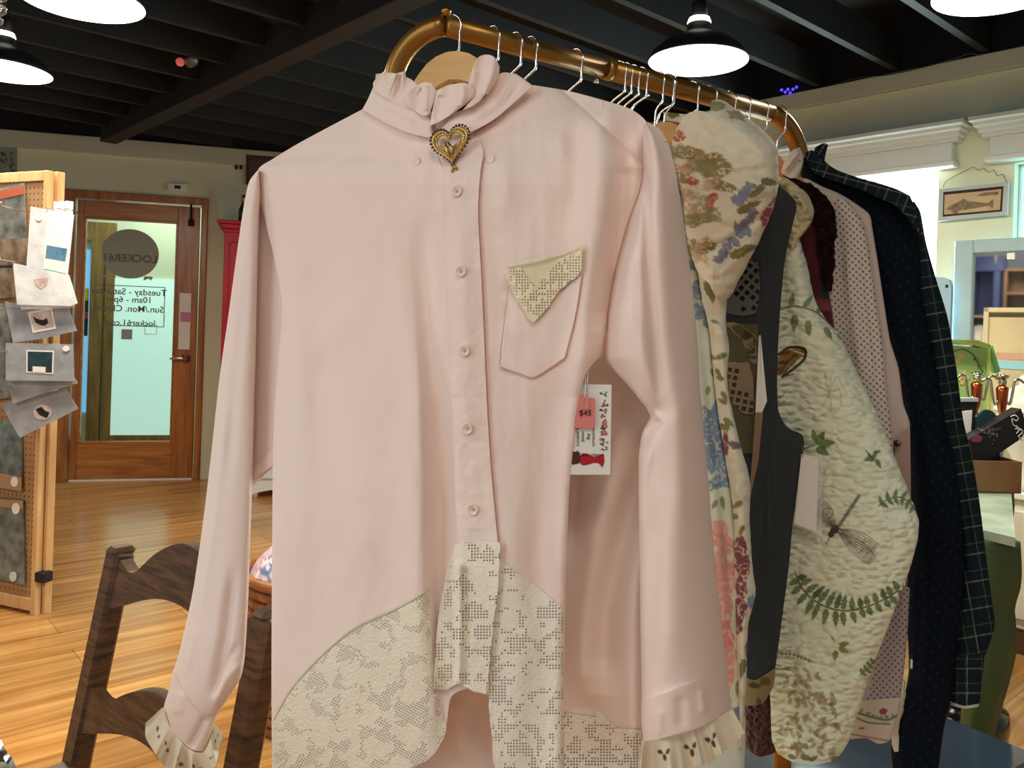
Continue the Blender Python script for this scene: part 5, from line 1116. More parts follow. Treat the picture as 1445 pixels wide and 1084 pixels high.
# ---------------- table with foil in the near corner
te0 = atz(-4, 998, .741); te1 = atz(52, 1090, .741); TE = (te1-te0).normalized(); TN = Vector((-TE.y, TE.x, 0)); TN = TN if TN.x < 0 else -TN
tb = thing('work_table', 'dark wooden table under the crumpled foil in the near left corner', 'table', (te0 + TN*.4 + TE*.1).to_tuple()[:2]+(0,))
MB().box(te0+TE*.02+TN*.36+Vector((0,0,-.022)), (.9, .70, .03), (TE, TN, Vector((0,0,1))), .005).build('table_top', M_oak, tb)
for a in (-.38, .42):
    for b in (.1, .64):
        q = te0+TE*a+TN*b; MB().bar((q.x,q.y,0), (q.x,q.y,.704), .05, .05, up=TE, bev=.004).build('leg', M_oak, tb)
n = 90; a_, b_ = np.meshgrid(np.linspace(-.42, .46, n), np.linspace(.012, .5, n)); 
hz_ = .012*np.abs(fnoise(a_*26, b_*26, 3)-.5)*2 + .006*np.abs(fnoise(a_*70, b_*70, 5)-.5)*2
V = np.stack([te0.x+TE.x*a_+TN.x*b_, te0.y+TE.y*a_+TN.y*b_, .7355+hz_], -1).reshape(-1,3); V2 = V.copy(); V2[:,2] = .7345
i = np.arange(n*n).reshape(n, n); q = np.stack([i[:-1,:-1], i[:-1,1:], i[1:,1:], i[1:,:-1]], -1).reshape(-1,4)
rim = np.r_[i[0,:-1], i[:-1,-1], i[-1,:0:-1], i[:0:-1,0]]; rn = np.roll(rim, -1)
fo = link('foil_sheet', np_mesh('foil_sheet', np.vstack([V, V2]), np.vstack([q, q[:, ::-1]+n*n, np.stack([rn, rim, rim+n*n, rn+n*n], -1)]), smooth=False), mat('crumpled_foil', (.82,.82,.84), .16, 1.))
tag(fo, 'crumpled silver foil spread over the table in the near left corner', 'foil')
# ---------------- pegboard stand and what hangs on it
M_pine = wood('pine_strip', srgb(196,154,100), srgb(222,184,132), 5, (4,4,.8), .55)
def pegmat():
    m = bpy.data.materials.new('pegboard'); nt, N, L, b = nodes(m); b.inputs['Roughness'].default_value = .75
    tc = N.new('ShaderNodeTexCoord'); mp = N.new('ShaderNodeMapping'); mp.inputs['Scale'].default_value = (40,40,40); L.new(tc.outputs['UV'], mp.inputs['Vector'])
    fr = N.new('ShaderNodeVectorMath'); fr.operation = 'FRACTION'; L.new(mp.outputs[0], fr.inputs[0]); sb = N.new('ShaderNodeVectorMath'); sb.operation = 'DISTANCE'; sb.inputs[1].default_value = (.5,.5,0); L.new(fr.outputs[0], sb.inputs[0])
    r = N.new('ShaderNodeMapRange'); r.inputs[1].default_value = .13; r.inputs[2].default_value = .17; L.new(sb.outputs['Value'], r.inputs[0]); x = N.new('ShaderNodeMix'); x.data_type = 'RGBA'
    x.inputs[6].default_value = (*srgb(58,44,30),1); x.inputs[7].default_value = (*srgb(166,128,88),1); L.new(r.outputs[0], x.inputs[0]); L.new(x.outputs[2], b.inputs['Base Color']); return m
M_peg = pegmat()
pst = thing('pegboard_stand', 'folding pegboard display stand in pine frames by the door, hung with packets', 'display stand', (-2.2, 3.5, 0))
def panel(o, d, L, H=1.775):
    d = Vector(d).normalized(); nn = Vector((d.y, -d.x, 0)); nn = nn if nn.y < 0 else -nn; ax = (d, nn, Vector((0,0,1))); w = .026
    c = lambda u, z: Vector((o[0], o[1], 0)) + d*u + Vector((0,0,z))
    mb = MB(); mb.box(c(w/2, H/2), (w, .03, H), ax, .002); mb.box(c(L-w/2, H/2), (w, .03, H), ax, .002); mb.box(c(L/2, H-.02), (L-2*w, .028, .04), ax, .002); mb.box(c(L/2, .04), (L-2*w, .028, .05), ax, .002)
    mb.build('pine_frame', M_pine, pst)
    p0, p1 = c(w, .05), c(L-w, .05); V = []
    for off in (.006, .0):
        for (p, z) in ((p0,.05),(p1,.05),(p1,H-.03),(p0,H-.03)): V.append((p.x+nn.x*off, p.y+nn.y*off, z))
    uv = np.array([(0,0),(L,0),(L,H),(0,H)]*2, float)
    return link('pegboard', np_mesh('pegboard', np.array(V), np.array([(0,1,2,3),(7,6,5,4),(0,4,5,1),(1,5,6,2),(2,6,7,3),(3,7,4,0)]), uv, smooth=False), M_peg, pst), nn, d
s0 = atz(53, 868, 0)
_, PN, PD = panel((s0.x, s0.y), (-.93, .36, 0), .75); panel((s0.x+.030, s0.y+.02), (-.86, .51, 0), .75)
MB().box(Vector((s0.x+.02, s0.y, .155)), (.05,.045,.04), (PD, PN, Vector((0,0,1))), .003).build('latch', M_ink, pst)
mb = MB()
for z in (1.60, 1.40, 1.22, 1.06, .92): mb.tube([Vector((s0.x-.05, s0.y+.0, z)), Vector((s0.x-.05, s0.y-.23, z)), Vector((s0.x-.05, s0.y-.235, z+.015))], .0025, 6)
[mb.tube([Vector((s0.x+q_, s0.y+.01, 1.61)), Vector((s0.x+q_, s0.y-.13, 1.61))], .0025, 6) for q_ in (.06, .10, .13)]
mb.build('peg_hook', M_wire, pst)
M_bag = mat('clear_packet', srgb(224,231,238), .12, var=.16, vscale=14, spec=1., bump=1., bscale=34, coat=.6)
M_bagg = mat('clear_packet_grey', srgb(156,163,172), .14, var=.2, vscale=12, spec=1., bump=1., bscale=30, coat=.6)
M_bagd = mat('clear_sleeve_dark', srgb(96,100,98), .22, var=.35, vscale=16, spec=.8, bump=.15, bscale=20, col2=srgb(150,152,146))
M_bagb = mat('clear_sleeve_brown', srgb(120,98,74), .22, var=.3, vscale=18, spec=.8, col2=srgb(170,152,128))
M_sea = mat('sea_green_print', srgb(78,94,96), .25, var=.3, vscale=22, spec=.8, col2=srgb(126,138,136))
M_pict = mat('teal_picture', srgb(34,64,70), .4, var=.4, vscale=60); M_bluep = mat('blue_picture', srgb(84,128,160), .4, var=.3, vscale=50); M_bird = mat('bird_picture', srgb(206,180,176), .4, var=.3, vscale=30, col2=srgb(226,214,206)); M_sandp = mat('tan_header', srgb(170,140,108), .6)
M_redh = mat('red_header', srgb(176,92,70), .6); M_greens = mat('green_strip', srgb(84,156,140), .5)
def quad(mb, pts, Y, th=.0025):
    return mb.slab([at(x, y, Y) for x, y in pts], (0, th, 0))
def packet(name, label, pts, Y, m, extras=(), cat='packet', grp='packets hung on the pegboard stand'):
    c = at(sum(p[0] for p in pts)/len(pts), sum(p[1] for p in pts)/len(pts), Y); t = thing(name, label, cat, c, 0, grp)
    quad(MB(), pts, Y, .004).build('sleeve', m, t)
    for k, (nm, pp, mm) in enumerate(extras):
        o = quad(MB(), pp, Y-.0022-.0012*k, .001).build(nm, mm, t)
    return t
def circ(x, y, rx, ry=None, n=18): ry = ry or rx; return [(x+rx*math.cos(2*PI*k/n), y+ry*math.sin(2*PI*k/n)) for k in range(n)]
YK = 3.14
packet('print_packet', 'topmost clear packet with a tall white card and small blue picture', [(43,291),(104,303),(95,391),(37,380)], YK, M_bag,
       (('white_card', [(66,297),(102,304),(93,388),(61,382)], M_white), ('blue_picture', [(66,346),(95,351),(92,369),(64,364)], M_bluep), ('green_strip', [(62,379),(93,386),(92,390),(61,383)], M_greens), ('sticker', circ(55,308,4), M_white)))
packet('clear_packet', 'plain crinkled clear packet, second from the top of the hung packets', [(18,371),(50,378),(97,388),(109,428),(100,432),(24,430)], YK-.02, M_bag, (('paper_shape', [(48,394),(68,392),(66,402),(58,408),(50,402)], M_bird),))
packet('clear_packet', 'crinkled clear packet peeking out just under the plain one', [(26,420),(106,424),(104,434),(30,437)], YK+.0, M_bag)
packet('bird_packet', 'clear packet with a square picture of dark birds on pink', [(7,425),(30,432),(96,434),(108,467),(60,478),(18,484)], YK+.03, M_bagg,
       (('bird_picture', [(39,440),(73,434),(79,464),(46,470)], M_white), ('birds', [(42,443),(71,438),(76,461),(49,466)], M_bird), ('bird_silhouette', [(46,446),(52,450),(60,452),(66,449),(68,456),(62,460),(55,458),(50,455)], M_ink)))
packet('teal_packet', 'grey packet with a white-edged square dark teal picture and round price sticker', [(8,484),(103,486),(104,538),(8,537)], YK-.05, M_bagg,
       (('white_edge', [(37,494),(76,495),(75,528),(37,526)], M_white), ('teal_picture', [(39,496),(74,497),(73,526),(39,524)], M_pict), ('caption', [(46,517),(64,518),(64,526),(46,525)], M_white), ('sticker', circ(93,492,5,4), M_white)))
packet('tilted_packet', 'tilted grey packet hanging just below the one with the teal picture', [(8,530),(104,532),(109,541),(60,556),(18,570)], YK-.02, M_bagg)
packet('round_picture_packet', 'lowest tilted clear packet with a small round picture', [(0,570),(92,548),(110,577),(28,618)], YK+.0, M_bagg,
       (('round_picture', circ(60,582,13,11), M_bird), ('dark_figure', [(50,578),(58,574),(64,580),(70,582),(66,590),(56,586)], M_ink)))
for k, (x, y) in enumerate(((76,284),(84,283),(93,283))):
    t = thing('card_stack', ('leftmost','middle','rightmost')[k]+' of three white cards standing behind the topmost packet', 'card', at(x+4, 292, YK+.05+k*.01), 0, 'white cards behind the packets')
    quad(MB(), [(x,y),(x+10,y+1.5),(x+9,308),(x-1,307)], YK+.05+k*.012, .004).build('card', M_white, t)
DL = .0
def onpanel(x, y, off=.02):
    a, b = ray(x, y); O = Vector((s0.x, s0.y, 0))+PN*off; Y = (O.x*PN.x+O.y*PN.y)/(float(a)*PN.x+PN.y); return at(x, y, Y)
def print_(name, label, pts, m, extras=()):
    pp = [onpanel(x, y) for x, y in pts]; t = thing(name, label, 'art print', sum(pp, Vector())/len(pp), 0, 'art prints on the pegboard')
    MB().slab(pp, -PN*.006).build('sleeve', m, t)
    for k, (nm, q, mm) in enumerate(extras): MB().slab([onpanel(x, y, .0225+.001*k) for x, y in q], -PN*.002).build(nm, mm, t)
print_('art_print', 'tall grey print with a rusty red header, top of the pegboard', [(-12,268),(33,258),(38,375),(-12,376)], M_bagd, (('header', [(-12,272),(33,262),(33,274),(-12,284)], M_redh), ('lower_image', [(-12,338),(37,336),(38,373),(-12,374)], M_bagb)))
print_('art_print', 'narrow dark print tucked behind the packets, halfway up the pegboard', [(-12,378),(20,378),(20,420),(-12,422)], M_bagb)
print_('art_print', 'brown print low behind the tilted packets on the pegboard', [(-12,428),(12,428),(16,560),(-12,566)], M_bagd)
print_('art_print', 'sea green print with a tan bottom strip and round sticker', [(-12,590),(30,600),(30,694),(-12,688)], M_sea, (('bottom_strip', [(-12,666),(30,674),(30,693),(-12,687)], M_sandp), ('sticker', circ(20,680,5,7), M_white)))
print_('art_print', 'lowest sea green print with a tan header and price sticker', [(-12,703),(32,706),(34,826),(-12,816)], M_sea, (('header', [(-12,704),(32,707),(32,718),(-12,714)], M_sandp), ('sticker', circ(22,718,5.5,8), M_white), ('lower_sticker', circ(18,814,5,7), mat('mint_sticker', srgb(200,220,206), .6))))
# long clear bags on the stand's far side
for k, (x0, x1, y0, y1, lb) in enumerate(((66,76,600,772,'long clear bag on the right edge of the pegboard stand'),)):
    packet('clear_bag', lb, [(x0+8,560),(x1+1,565),(x1-3,800),(x0+3,806)], 3.30, M_bag)
# ---------------- wall things by the door
def onwall(W, x, y, off): u, z = W.uv(x, y, off); return W.p(u, z, off)
def wslab(mb, W, pts, off, th): return mb.slab([onwall(W, x, y, off) for x, y in pts], -W.n*th)
bp = thing('botanical_print', 'grey green print of dark leaves high on the wall left of the door', 'art print', onwall(WB, 8, 226, .01))
wslab(MB(), WB, [(-20,200),(23,204),(23,247),(-20,244)], .016, .012).build('panel', mat('leaf_print_ground', srgb(140,150,132), .7, var=.15, vscale=12), bp)
mb = MB(); rnd = random.Random(2)
for k in range(26):
    x, y, a = rnd.uniform(-18,19), rnd.uniform(207,243), rnd.random()*6; wslab(mb, WB, [(x+4*math.cos(a), y+4*math.sin(a)), (x+1.3*math.cos(a+1.57), y+1.3*math.sin(a+1.57)), (x-4*math.cos(a), y-4*math.sin(a)), (x-1.3*math.cos(a+1.57), y-1.3*math.sin(a+1.57))], .0175, .001)
mb.build('leaf_pattern', mat('dark_leaf_ink', srgb(66,76,62), .7), bp)
cm = thing('door_chime', 'small white sensor box on the wall above the door', 'sensor', onwall(WB, 250, 264, .02))
wslab(MB(), WB, [(237,259),(264,260),(264,270),(237,268)], .035, .034).build('case', M_white, cm); wslab(MB(), WB, [(246,261.5),(255,262),(255,266.5),(246,266)], .0362, .001).build('lens', M_ink, cm)
ws = thing('wall_slots', 'pair of small dark slots on the wall right of the door', 'wall plate', onwall(WB, 336, 235, .005))
for x in (331.5, 338): wslab(MB(), WB, [(x,231),(x+3.6,231.2),(x+3.6,239),(x,238.8)], .012, .011).build('slot', M_ink, ws)
fp = thing('framed_picture', 'brown framed picture on the back wall above the red cabinet', 'picture', onwall(WB, 372, 240, .02))
wslab(MB(), WB, [(347,218),(430,224),(430,264),(347,260)], .03, .029).build('frame', wood('brown_frame_wood', srgb(62,38,24), srgb(92,60,38), 6, (8,8,1)), fp); wslab(MB(), WB, [(353,223),(424,229),(424,258),(353,255)], .032, .003).build('picture', mat('brown_picture', srgb(92,72,58), .6, var=.3, vscale=20), fp)
# red cabinet
M_redp = mat('cherry_red_paint', srgb(196,18,52), .4, var=.08, vscale=5)
u0, zt = WB.uv(317,322,.33); u1 = u0+.75; zc = WB.uv(317,310,.38)[1]
rc = thing('red_cabinet', 'tall cherry red cabinet with a crown moulding against the back wall', 'cabinet', WB.p((u0+u1)/2, 0, .18))
mb = MB(); WB.box(mb, u0, u1, 0, zt, .02, .33, .004); mb.build('body', M_redp, rc)
mb = MB(); WB.box(mb, u0-.012, u1+.012, zt-.03, zt-.005, .01, .345, .006); WB.box(mb, u0-.03, u1+.03, zt-.008, zc-.02, .005, .365, .01); WB.box(mb, u0-.05, u1+.05, zc-.025, zc, .005, .385, .004); mb.build('crown', M_redp, rc)
for a in ((u0+.04, (u0+u1)/2-.01), ((u0+u1)/2+.01, u1-.04)):
    mb = MB(); WB.box(mb, a[0], a[1], .1, zt-.1, .33, .348, .005); dd = mb.build('door', M_redp, rc)
    mb = MB(); p = WB.p(a[1]-.03 if a[0] < u0+.1 else a[0]+.03, 1.0, .348); mb.lathe(p, [(0,0),(.008,0),(.006,.012),(.014,.02),(0,.028)], 12, (WB.e, Vector((0,0,1)), WB.n)); mb.build('knob', M_brassd, dd)
bt = thing('dark_bottle', 'dark bottle with a brass neck standing on the red cabinet', 'bottle', WB.p(u0+.12, zc, .22))
MB().lathe(WB.p(u0+.12, zc, .22), [(0,0),(.035,0),(.036,.10),(.018,.14),(.016,.2),(.02,.205),(0,.21)], 18).build('body', mat('dark_glass', (.03,.035,.03), .1), bt)
MB().lathe(WB.p(u0+.12, zc+.14, .22), [(.0185,0),(.019,.05),(.0165,.06)], 16).build('brass_band', M_brassd, bt)
# white furniture base seen between sleeve and shirt
g0 = atz(352, 704, 0); g1 = g0 + WB.e*.7
wf = thing('white_dresser', 'low white painted chest with a curved apron, seen between sleeve and shirt', 'chest', ((g0+g1)/2))
mb = MB(); ax = (WB.e, WB.n, Vector((0,0,1))); c = (g0+g1)/2 - WB.n*.18; mb.box(Vector((c.x, c.y, .30)), (.7, .36, .38), ax, .01); mb.build('body', M_trimw, wf)
f = [g0+Vector((0,0,.14)), g1+Vector((0,0,.14))] + [g0 + WB.e*(.7*(1-k/16)) + Vector((0,0,.02+.05*math.sin(PI*k/16)**.6)) for k in range(17)]
MB().slab(f, -WB.n*.02).build('apron', M_trimw, wf)
for s in (.03, .67):
    for d_ in (.03, .33): q = g0+WB.e*s-WB.n*d_; MB().lathe((q.x,q.y,0), [(0,0),(.018,0),(.026,.06),(.03,.12),(0,.13)], 14).build('foot', M_trimw, wf)
mb = MB(); p = g0+WB.e*.09+Vector((0,0,.235))+WB.n*.004; mb.lathe(p, [(0,0),(.02,0),(.012,.01),(0,.014)], 12, (WB.e, Vector((0,0,1)), WB.n)); mb.tube([p+WB.e*.02*math.cos(a)+Vector((0,0,-.012+.02*math.sin(a)))+WB.n*.012 for a in [PI+PI*k/8 for k in range(9)]], .003, 6); mb.build('drawer_pull', M_ink, wf)
# basket with quilted pieces
bl = at(352, 800, 2.5); bc_ = Vector((bl.x+.20, 2.5, 0)); zr = bl.z
bs = thing('wicker_basket', 'round brown wicker basket behind the chair, seen beside the shirt', 'basket', bc_)
mb = MB()
for k in range(15): mb.tube([bc_+Vector(((.165+.035*k/14)*math.cos(a), (.165+.035*k/14)*math.sin(a), .012+(zr-.02)*k/14)) for a in [2*PI*j/36 for j in range(36)]], .013, 6, True)
mb.build('woven_side', wood('wicker', srgb(120,70,34), srgb(176,114,62), 30, (1,1,1), .6), bs)
MB().lathe(bc_, [(0,.004),(.16,.004),(.17,.02),(0,.024)], 30).build('base', M_oak, bs)
MB().tube([bc_+Vector((.206*math.cos(a), .206*math.sin(a), zr)) for a in [2*PI*j/40 for j in range(40)]], .014, 8, True).build('rim', wood('wicker_rim', srgb(150,92,46), srgb(190,126,70), 20, (1,1,1), .5), bs)
n = 70; th, rr = np.meshgrid(np.linspace(0, 2*PI, n), np.linspace(0, 1, 40)); R = .192*rr; X = R*np.cos(th); Yy = R*np.sin(th); Z = zr - .03 + .125*np.sqrt(np.clip(1-rr**2.2, 0, 1)) + .02*(fnoise(X*18+5, Yy*18+5, 3)-.5)*(1-rr) + .006*(fnoise(X*90+5, Yy*90+5, 4)-.5)
cc = np.empty(X.shape+(3,)); k1 = fnoise(X*150+9, Yy*150+3, 5); k2 = fnoise(X*26+2, Yy*26+7, 6); cc[:] = srgb(226,224,226); cc[(k1 > .52) & (k2 < .52)] = srgb(112,134,184); cc[(k1 < .45) & (k2 < .5)] = srgb(238,238,238); cc[(k2 >= .52)] = srgb(216,186,192); cc[(k2 >= .52) & (k1 > .58)] = srgb(198,150,160)
i = np.arange(n*40).reshape(40, n); q = np.stack([i[:-1,:-1], i[:-1,1:], i[1:,1:], i[1:,:-1]], -1).reshape(-1,4)
V = np.stack([X+bc_.x, Yy+bc_.y, Z], -1).reshape(-1,3); V2 = V.copy(); V2[:,2] = np.minimum(V2[:,2], zr-.05); 
qo = link('patchwork_quilt', np_mesh('patchwork_quilt', np.vstack([V, V2]), np.vstack([q, q[:, ::-1]+n*40, np.stack([i[-1,:-1], i[-1,1:], i[-1,1:]+n*40, i[-1,:-1]+n*40], -1)]), None, np.vstack([cc.reshape(-1,3)]*2)), mat('patchwork_cloth', attr=True, rough=.9, bump=.5, bscale=160))
tag(qo, 'blue, white and pink patchwork quilt heaped in the wicker basket', 'quilt')
# ceiling oddments
cs = atz(268, 88, 2.50); sl = thing('spotlight', 'small spotlight with a red-lit lens between the dark joists', 'lamp', cs)
MB().lathe(cs, [(0,.0),(.028,0),(.03,.05),(.02,.08),(0,.085)], 14, (Vector((0,0,1)), Vector((.8,.6,0)), Vector((.6,-.8,0)))).build('can', mat('grey_metal', (.2,.2,.2), .4, .8), sl); MB().ball(cs+Vector((-.05,0,.0)), .022, 10).build('red_lens', mat('red_lens', srgb(190,110,100), .2, emit=srgb(200,90,80), estr=.6), sl)
MB().tube([cs+Vector((0,0,.02)), cs+Vector((0,.02,.09))], .006, 6).build('stem', M_ink, sl)
cp_ = at(2, 14, 1.9); cd = thing('crystal_drop', 'clear crystal ornament hanging in the top left corner', 'ornament', cp_)
for (dx, dz, r) in ((0,0,.016),(-.012,.02,.014),(.004,.028,.012),(-.004,-.026,.012),(-.018,-.008,.013)): MB().lathe(cp_+Vector((dx,0,dz)), [(0,-r),(r*.8,-r*.3),(r*.8,r*.3),(0,r)], 6).build('crystal', mat('crystal', (1,1,1), .02, trans=.9, ior=1.5), cd)
MB().tube([cp_+Vector((0,0,.03)), Vector((cp_.x, cp_.y, 2.77))], .0015, 5).build('chain', M_wire, cd)
# ================================================================== RIGHT SIDE
Zv = Vector((0,0,1))
# string of lights on top of the wall
st = thing('string_lights', 'small cluster of blue violet string lights on the wall top beyond the rail', 'lights', onwall(WR, 1115, 128, .02))
M_led = mat('violet_led', srgb(60,50,200), .3, emit=srgb(70,60,255), estr=2.2); rnd = random.Random(4)
MB().tube([onwall(WR, x, y, .03) for x, y in ((1085,140),(1098,130),(1106,124),(1114,132),(1122,122),(1130,128),(1145,127),(1175,120),(1200,112),(1228,106))], .0035, 6).build('cable', M_ink, st)
for (x, y) in ((1103,127),(1108,130),(1112,126),(1115,131),(1119,126),(1124,123)): MB().ball(onwall(WR, x, y, .035), .008, 8).build('bulb', M_led, st)
ww = thing('loose_cable', 'thin loose cable looping along the top of the window wall', 'cable', onwall(WR, 1250, 102, .05))
MB().tube(spline([tuple(onwall(WR, x, y, .04)) for x, y in ((1186,118),(1200,112),(1225,108),(1250,106),(1290,98),(1350,82),(1366,76),(1385,77))], 50).tolist(), .003, 6).build('cable', mat('grey_cable', srgb(60,58,54), .6), ww)
# fish picture
FO = .03; fi = thing('fish_picture', 'fish drawing in a pale blue frame hung from a twisted wire between the windows', 'picture', onwall(WR, 1374, 285, .02))
mb = MB(); out = [(1325,267),(1423,257),(1421,303),(1324,312)]; inn = [(1331,271),(1416,262.5),(1414,298.5),(1330,306)]
for k in range(4): wslab(mb, WR, [out[k], out[(k+1)%4], inn[(k+1)%4], inn[k]], FO, .026)
mb.build('frame', mat('pale_blue_frame', srgb(178,190,190), .5), fi)
wslab(MB(), WR, [(1328,269),(1419,260),(1417,300),(1327,309)], FO-.006, .014).build('mat_board', mat('dark_brown_edge', srgb(58,40,36), .8, var=.3, vscale=40), fi)
wslab(MB(), WR, [(1333,275),(1413,267),(1411,296),(1332,303)], FO-.0045, .001).build('parchment', mat('parchment', srgb(196,172,136), .8, var=.12, vscale=14), fi)
mb = MB(); wslab(mb, WR, [(1335,295),(1343,289),(1354,285),(1370,284),(1386,286),(1394,287),(1401,281),(1402,287),(1401,294),(1394,290),(1380,293),(1362,296),(1346,298)], FO-.003, .001); wslab(mb, WR, [(1378,276),(1388,272),(1400,271),(1410,270),(1408,275),(1398,275),(1388,277)], FO-.003, .001)
wslab(mb, WR, [(1352,285),(1360,280),(1366,284)], FO-.003, .001); wslab(mb, WR, [(1340,299),(1350,302),(1354,297)], FO-.003, .001); mb.build('fish_drawing', mat('fish_ink', srgb(128,112,90), .8, var=.35, vscale=60), fi)
mb = MB(); pts = [onwall(WR, x, y, .02) for x, y in ((1331,264),(1334,257),(1350,247),(1366,239),(1374,236),(1381,240),(1388,237),(1395,243),(1402,240),(1408,248),(1415,246),(1421,258))]
mb.tube(spline([tuple(p) for p in pts], 60).tolist(), .0016, 6); mb.build('hanging_wire', mat('dull_wire', srgb(120,118,100), .5, .5), fi)
# white cabinet under the mirror
wa = atz(1300, 690, .62); wc0 = WR.uv(1290, 690, .35)[0]; wc1 = wc0+1.6
wcab = thing('white_cabinet', 'low white cabinet with a dark plinth under the blue framed mirror', 'cabinet', WR.p((wc0+wc1)/2, 0, .25))
mb = MB(); WR.box(mb, wc0, wc1, .10, .60, .05, .42, .006); mb.build('body', mat('cream_cabinet_paint', srgb(222,220,204), .5), wcab)
mb = MB(); WR.box(mb, wc0-.02, wc1+.02, .60, .63, .04, .44, .006); mb.build('top', M_trimw, wcab)
mb = MB(); WR.box(mb, wc0+.02, wc1-.02, 0, .10, .06, .41); mb.build('plinth', wood('dark_plinth', srgb(70,48,34), srgb(96,68,48), 5, (1,1,9)), wcab)
for k in range(3):
    a = wc0+.04+k*.52; mb = MB(); WR.box(mb, a, a+.48, .14, .56, .42, .436, .005); dd = mb.build('door', mat('cream_cabinet_paint'), wcab)
    MB().lathe(WR.p(a+.44, .38, .436), [(0,0),(.006,0),(.012,.016),(0,.022)], 12, (WR.e, Zv, WR.n)).build('knob', M_brassd, dd)
# mirror
MO = .12; mr = thing('mirror', 'mirror in a pale blue wooden frame standing on the white cabinet', 'mirror', WR.p(WR.uv(1400,500,MO)[0], .63, MO))
mu0 = WR.uv(1344.5,420,MO)[0]; mt = WR.uv(1346,340,MO)[1]; mu1 = mu0+.84; fw = WR.uv(1371,420,MO)[0]-mu0; ft = mt-WR.uv(1372,357,MO)[1]
mb = MB(); WR.box(mb, mu0, mu0+fw, .63, mt, MO-.03, MO, .004); WR.box(mb, mu1-fw, mu1, .63, mt, MO-.03, MO, .004); WR.box(mb, mu0+fw, mu1-fw, mt-ft, mt, MO-.03, MO, .004); WR.box(mb, mu0+fw, mu1-fw, .63, .63+ft, MO-.03, MO, .004)
mb.build('frame', mat('pale_blue_paint', srgb(158,184,190), .5, var=.08, vscale=7), mr)
mb = MB(); WR.box(mb, mu0+fw, mu1-fw, .63+ft, mt-ft, MO-.026, MO-.02); mb.build('mirror_glass', mat('silvered_glass', (.82,.80,.74), .03, 1.), mr)
mb = MB(); wslab(mb, WR, [(1421,357),(1432,356),(1432,366),(1421,366)], MO-.018, .001); mb.build('paper_sticker', M_white, mr)
# scrolled bracket beside the mirror
sbk = thing('scrolled_bracket', 'pale blue scrolled wooden piece leaning between plaid sleeve and mirror frame', 'bracket', WR.p(WR.uv(1333,450,.14)[0], .63, .14))
q = spline([(1316,392),(1330,391),(1339,395),(1342,404),(1341,440),(1339,500),(1336,676)], 40).tolist(); q += [[1316,676]]
wslab(MB(), WR, q, .17, .03).build('board', mat('blue_grey_paint', srgb(150,182,200), .5), sbk); wslab(MB(), WR, circ(1336,404,2.4,2.6), .172, .003).build('eyelet', M_ink, sbk)
# pale framed canvas in front of the mirror
CO = .20; cv = thing('framed_canvas', 'pale wood framed blank canvas propped before the mirror', 'picture', WR.p(WR.uv(1425,480,CO)[0], .63, CO))
cu0, cz1 = WR.uv(1388,434,CO); cu1 = cu0+.42; fw2 = .02
mb = MB(); WR.box(mb, cu0, cu0+fw2, .63, cz1, CO-.02, CO, .002); WR.box(mb, cu1-fw2, cu1, .63, cz1, CO-.02, CO, .002); WR.box(mb, cu0, cu1, cz1-fw2, cz1, CO-.02, CO, .002); WR.box(mb, cu0, cu1, .63, .65, CO-.02, CO, .002); mb.build('frame', mat('pale_wood', srgb(214,200,160), .55, var=.06, vscale=9), cv)
mb = MB(); WR.box(mb, cu0+fw2, cu1-fw2, .65, cz1-fw2, CO-.016, CO-.010); mb.build('canvas', mat('aged_canvas', srgb(206,190,150), .8, var=.14, vscale=4), cv)
mb = MB(); WR.box(mb, cu0+fw2, cu1-fw2, cz1-fw2-.02, cz1-fw2-.004, CO-.010, CO-.0085); mb.build('dark_strip', mat('canvas_dark_strip', srgb(78,66,48), .8), cv)  # dark band across the canvas just below the top rail
mb = MB(); z = WR.uv(1410,505,CO)[1]; WR.box(mb, cu0+.05, cu0+.2, z-.005, z+.022, CO-.010, CO-.008); mb.build('pink_strip', mat('pink_strip', srgb(206,160,136), .8), cv)
mb = MB(); WR.box(mb, cu0+.03, cu0+.34, z-.045, z-.012, CO-.010, CO-.006); mb.build('blue_strip', mat('sky_strip', srgb(150,204,224), .7), cv)
# green table
TF0 = atz(1386,748,.75); TF1 = atz(1433,759,.75); TD = (TF1-TF0).normalized(); TB = Vector((-TD.y, TD.x, 0)); TB = TB if TB.y > 0 else -TB
# the right end of the table runs back along this line of sight
tq = atz(1427,697,.75); TB2 = (tq-TF1).normalized()
gt = thing('green_table', 'sage green table with a pale worn top and curved leg beside the plaid cuff', 'table', (TF1-TD*.4+TB2*.4).to_tuple()[:2]+(0,))
def tpt(u, v, z): p = TF1 - TD*u + TB2*v; return Vector((p.x, p.y, z))
M_gtop = mat('worn_teal_top', srgb(150,178,160), .25, var=.14, vscale=9, coat=.4, col2=srgb(186,206,184)); M_green = mat('sage_green_paint', srgb(72,94,58), .45, var=.12, vscale=8)
mb = MB(); mb.slab([tpt(0,0,.75), tpt(1.0,0,.75), tpt(1.0,1.05,.75), tpt(0,1.05,.75)], (0,0,-.022)); mb.build('table_top', M_gtop, gt)
mb = MB(); mb.slab([tpt(.03,.03,.728), tpt(.97,.03,.728), tpt(.97,1.02,.728), tpt(.03,1.02,.728)], (0,0,-.10)); mb.build('apron', M_green, gt)
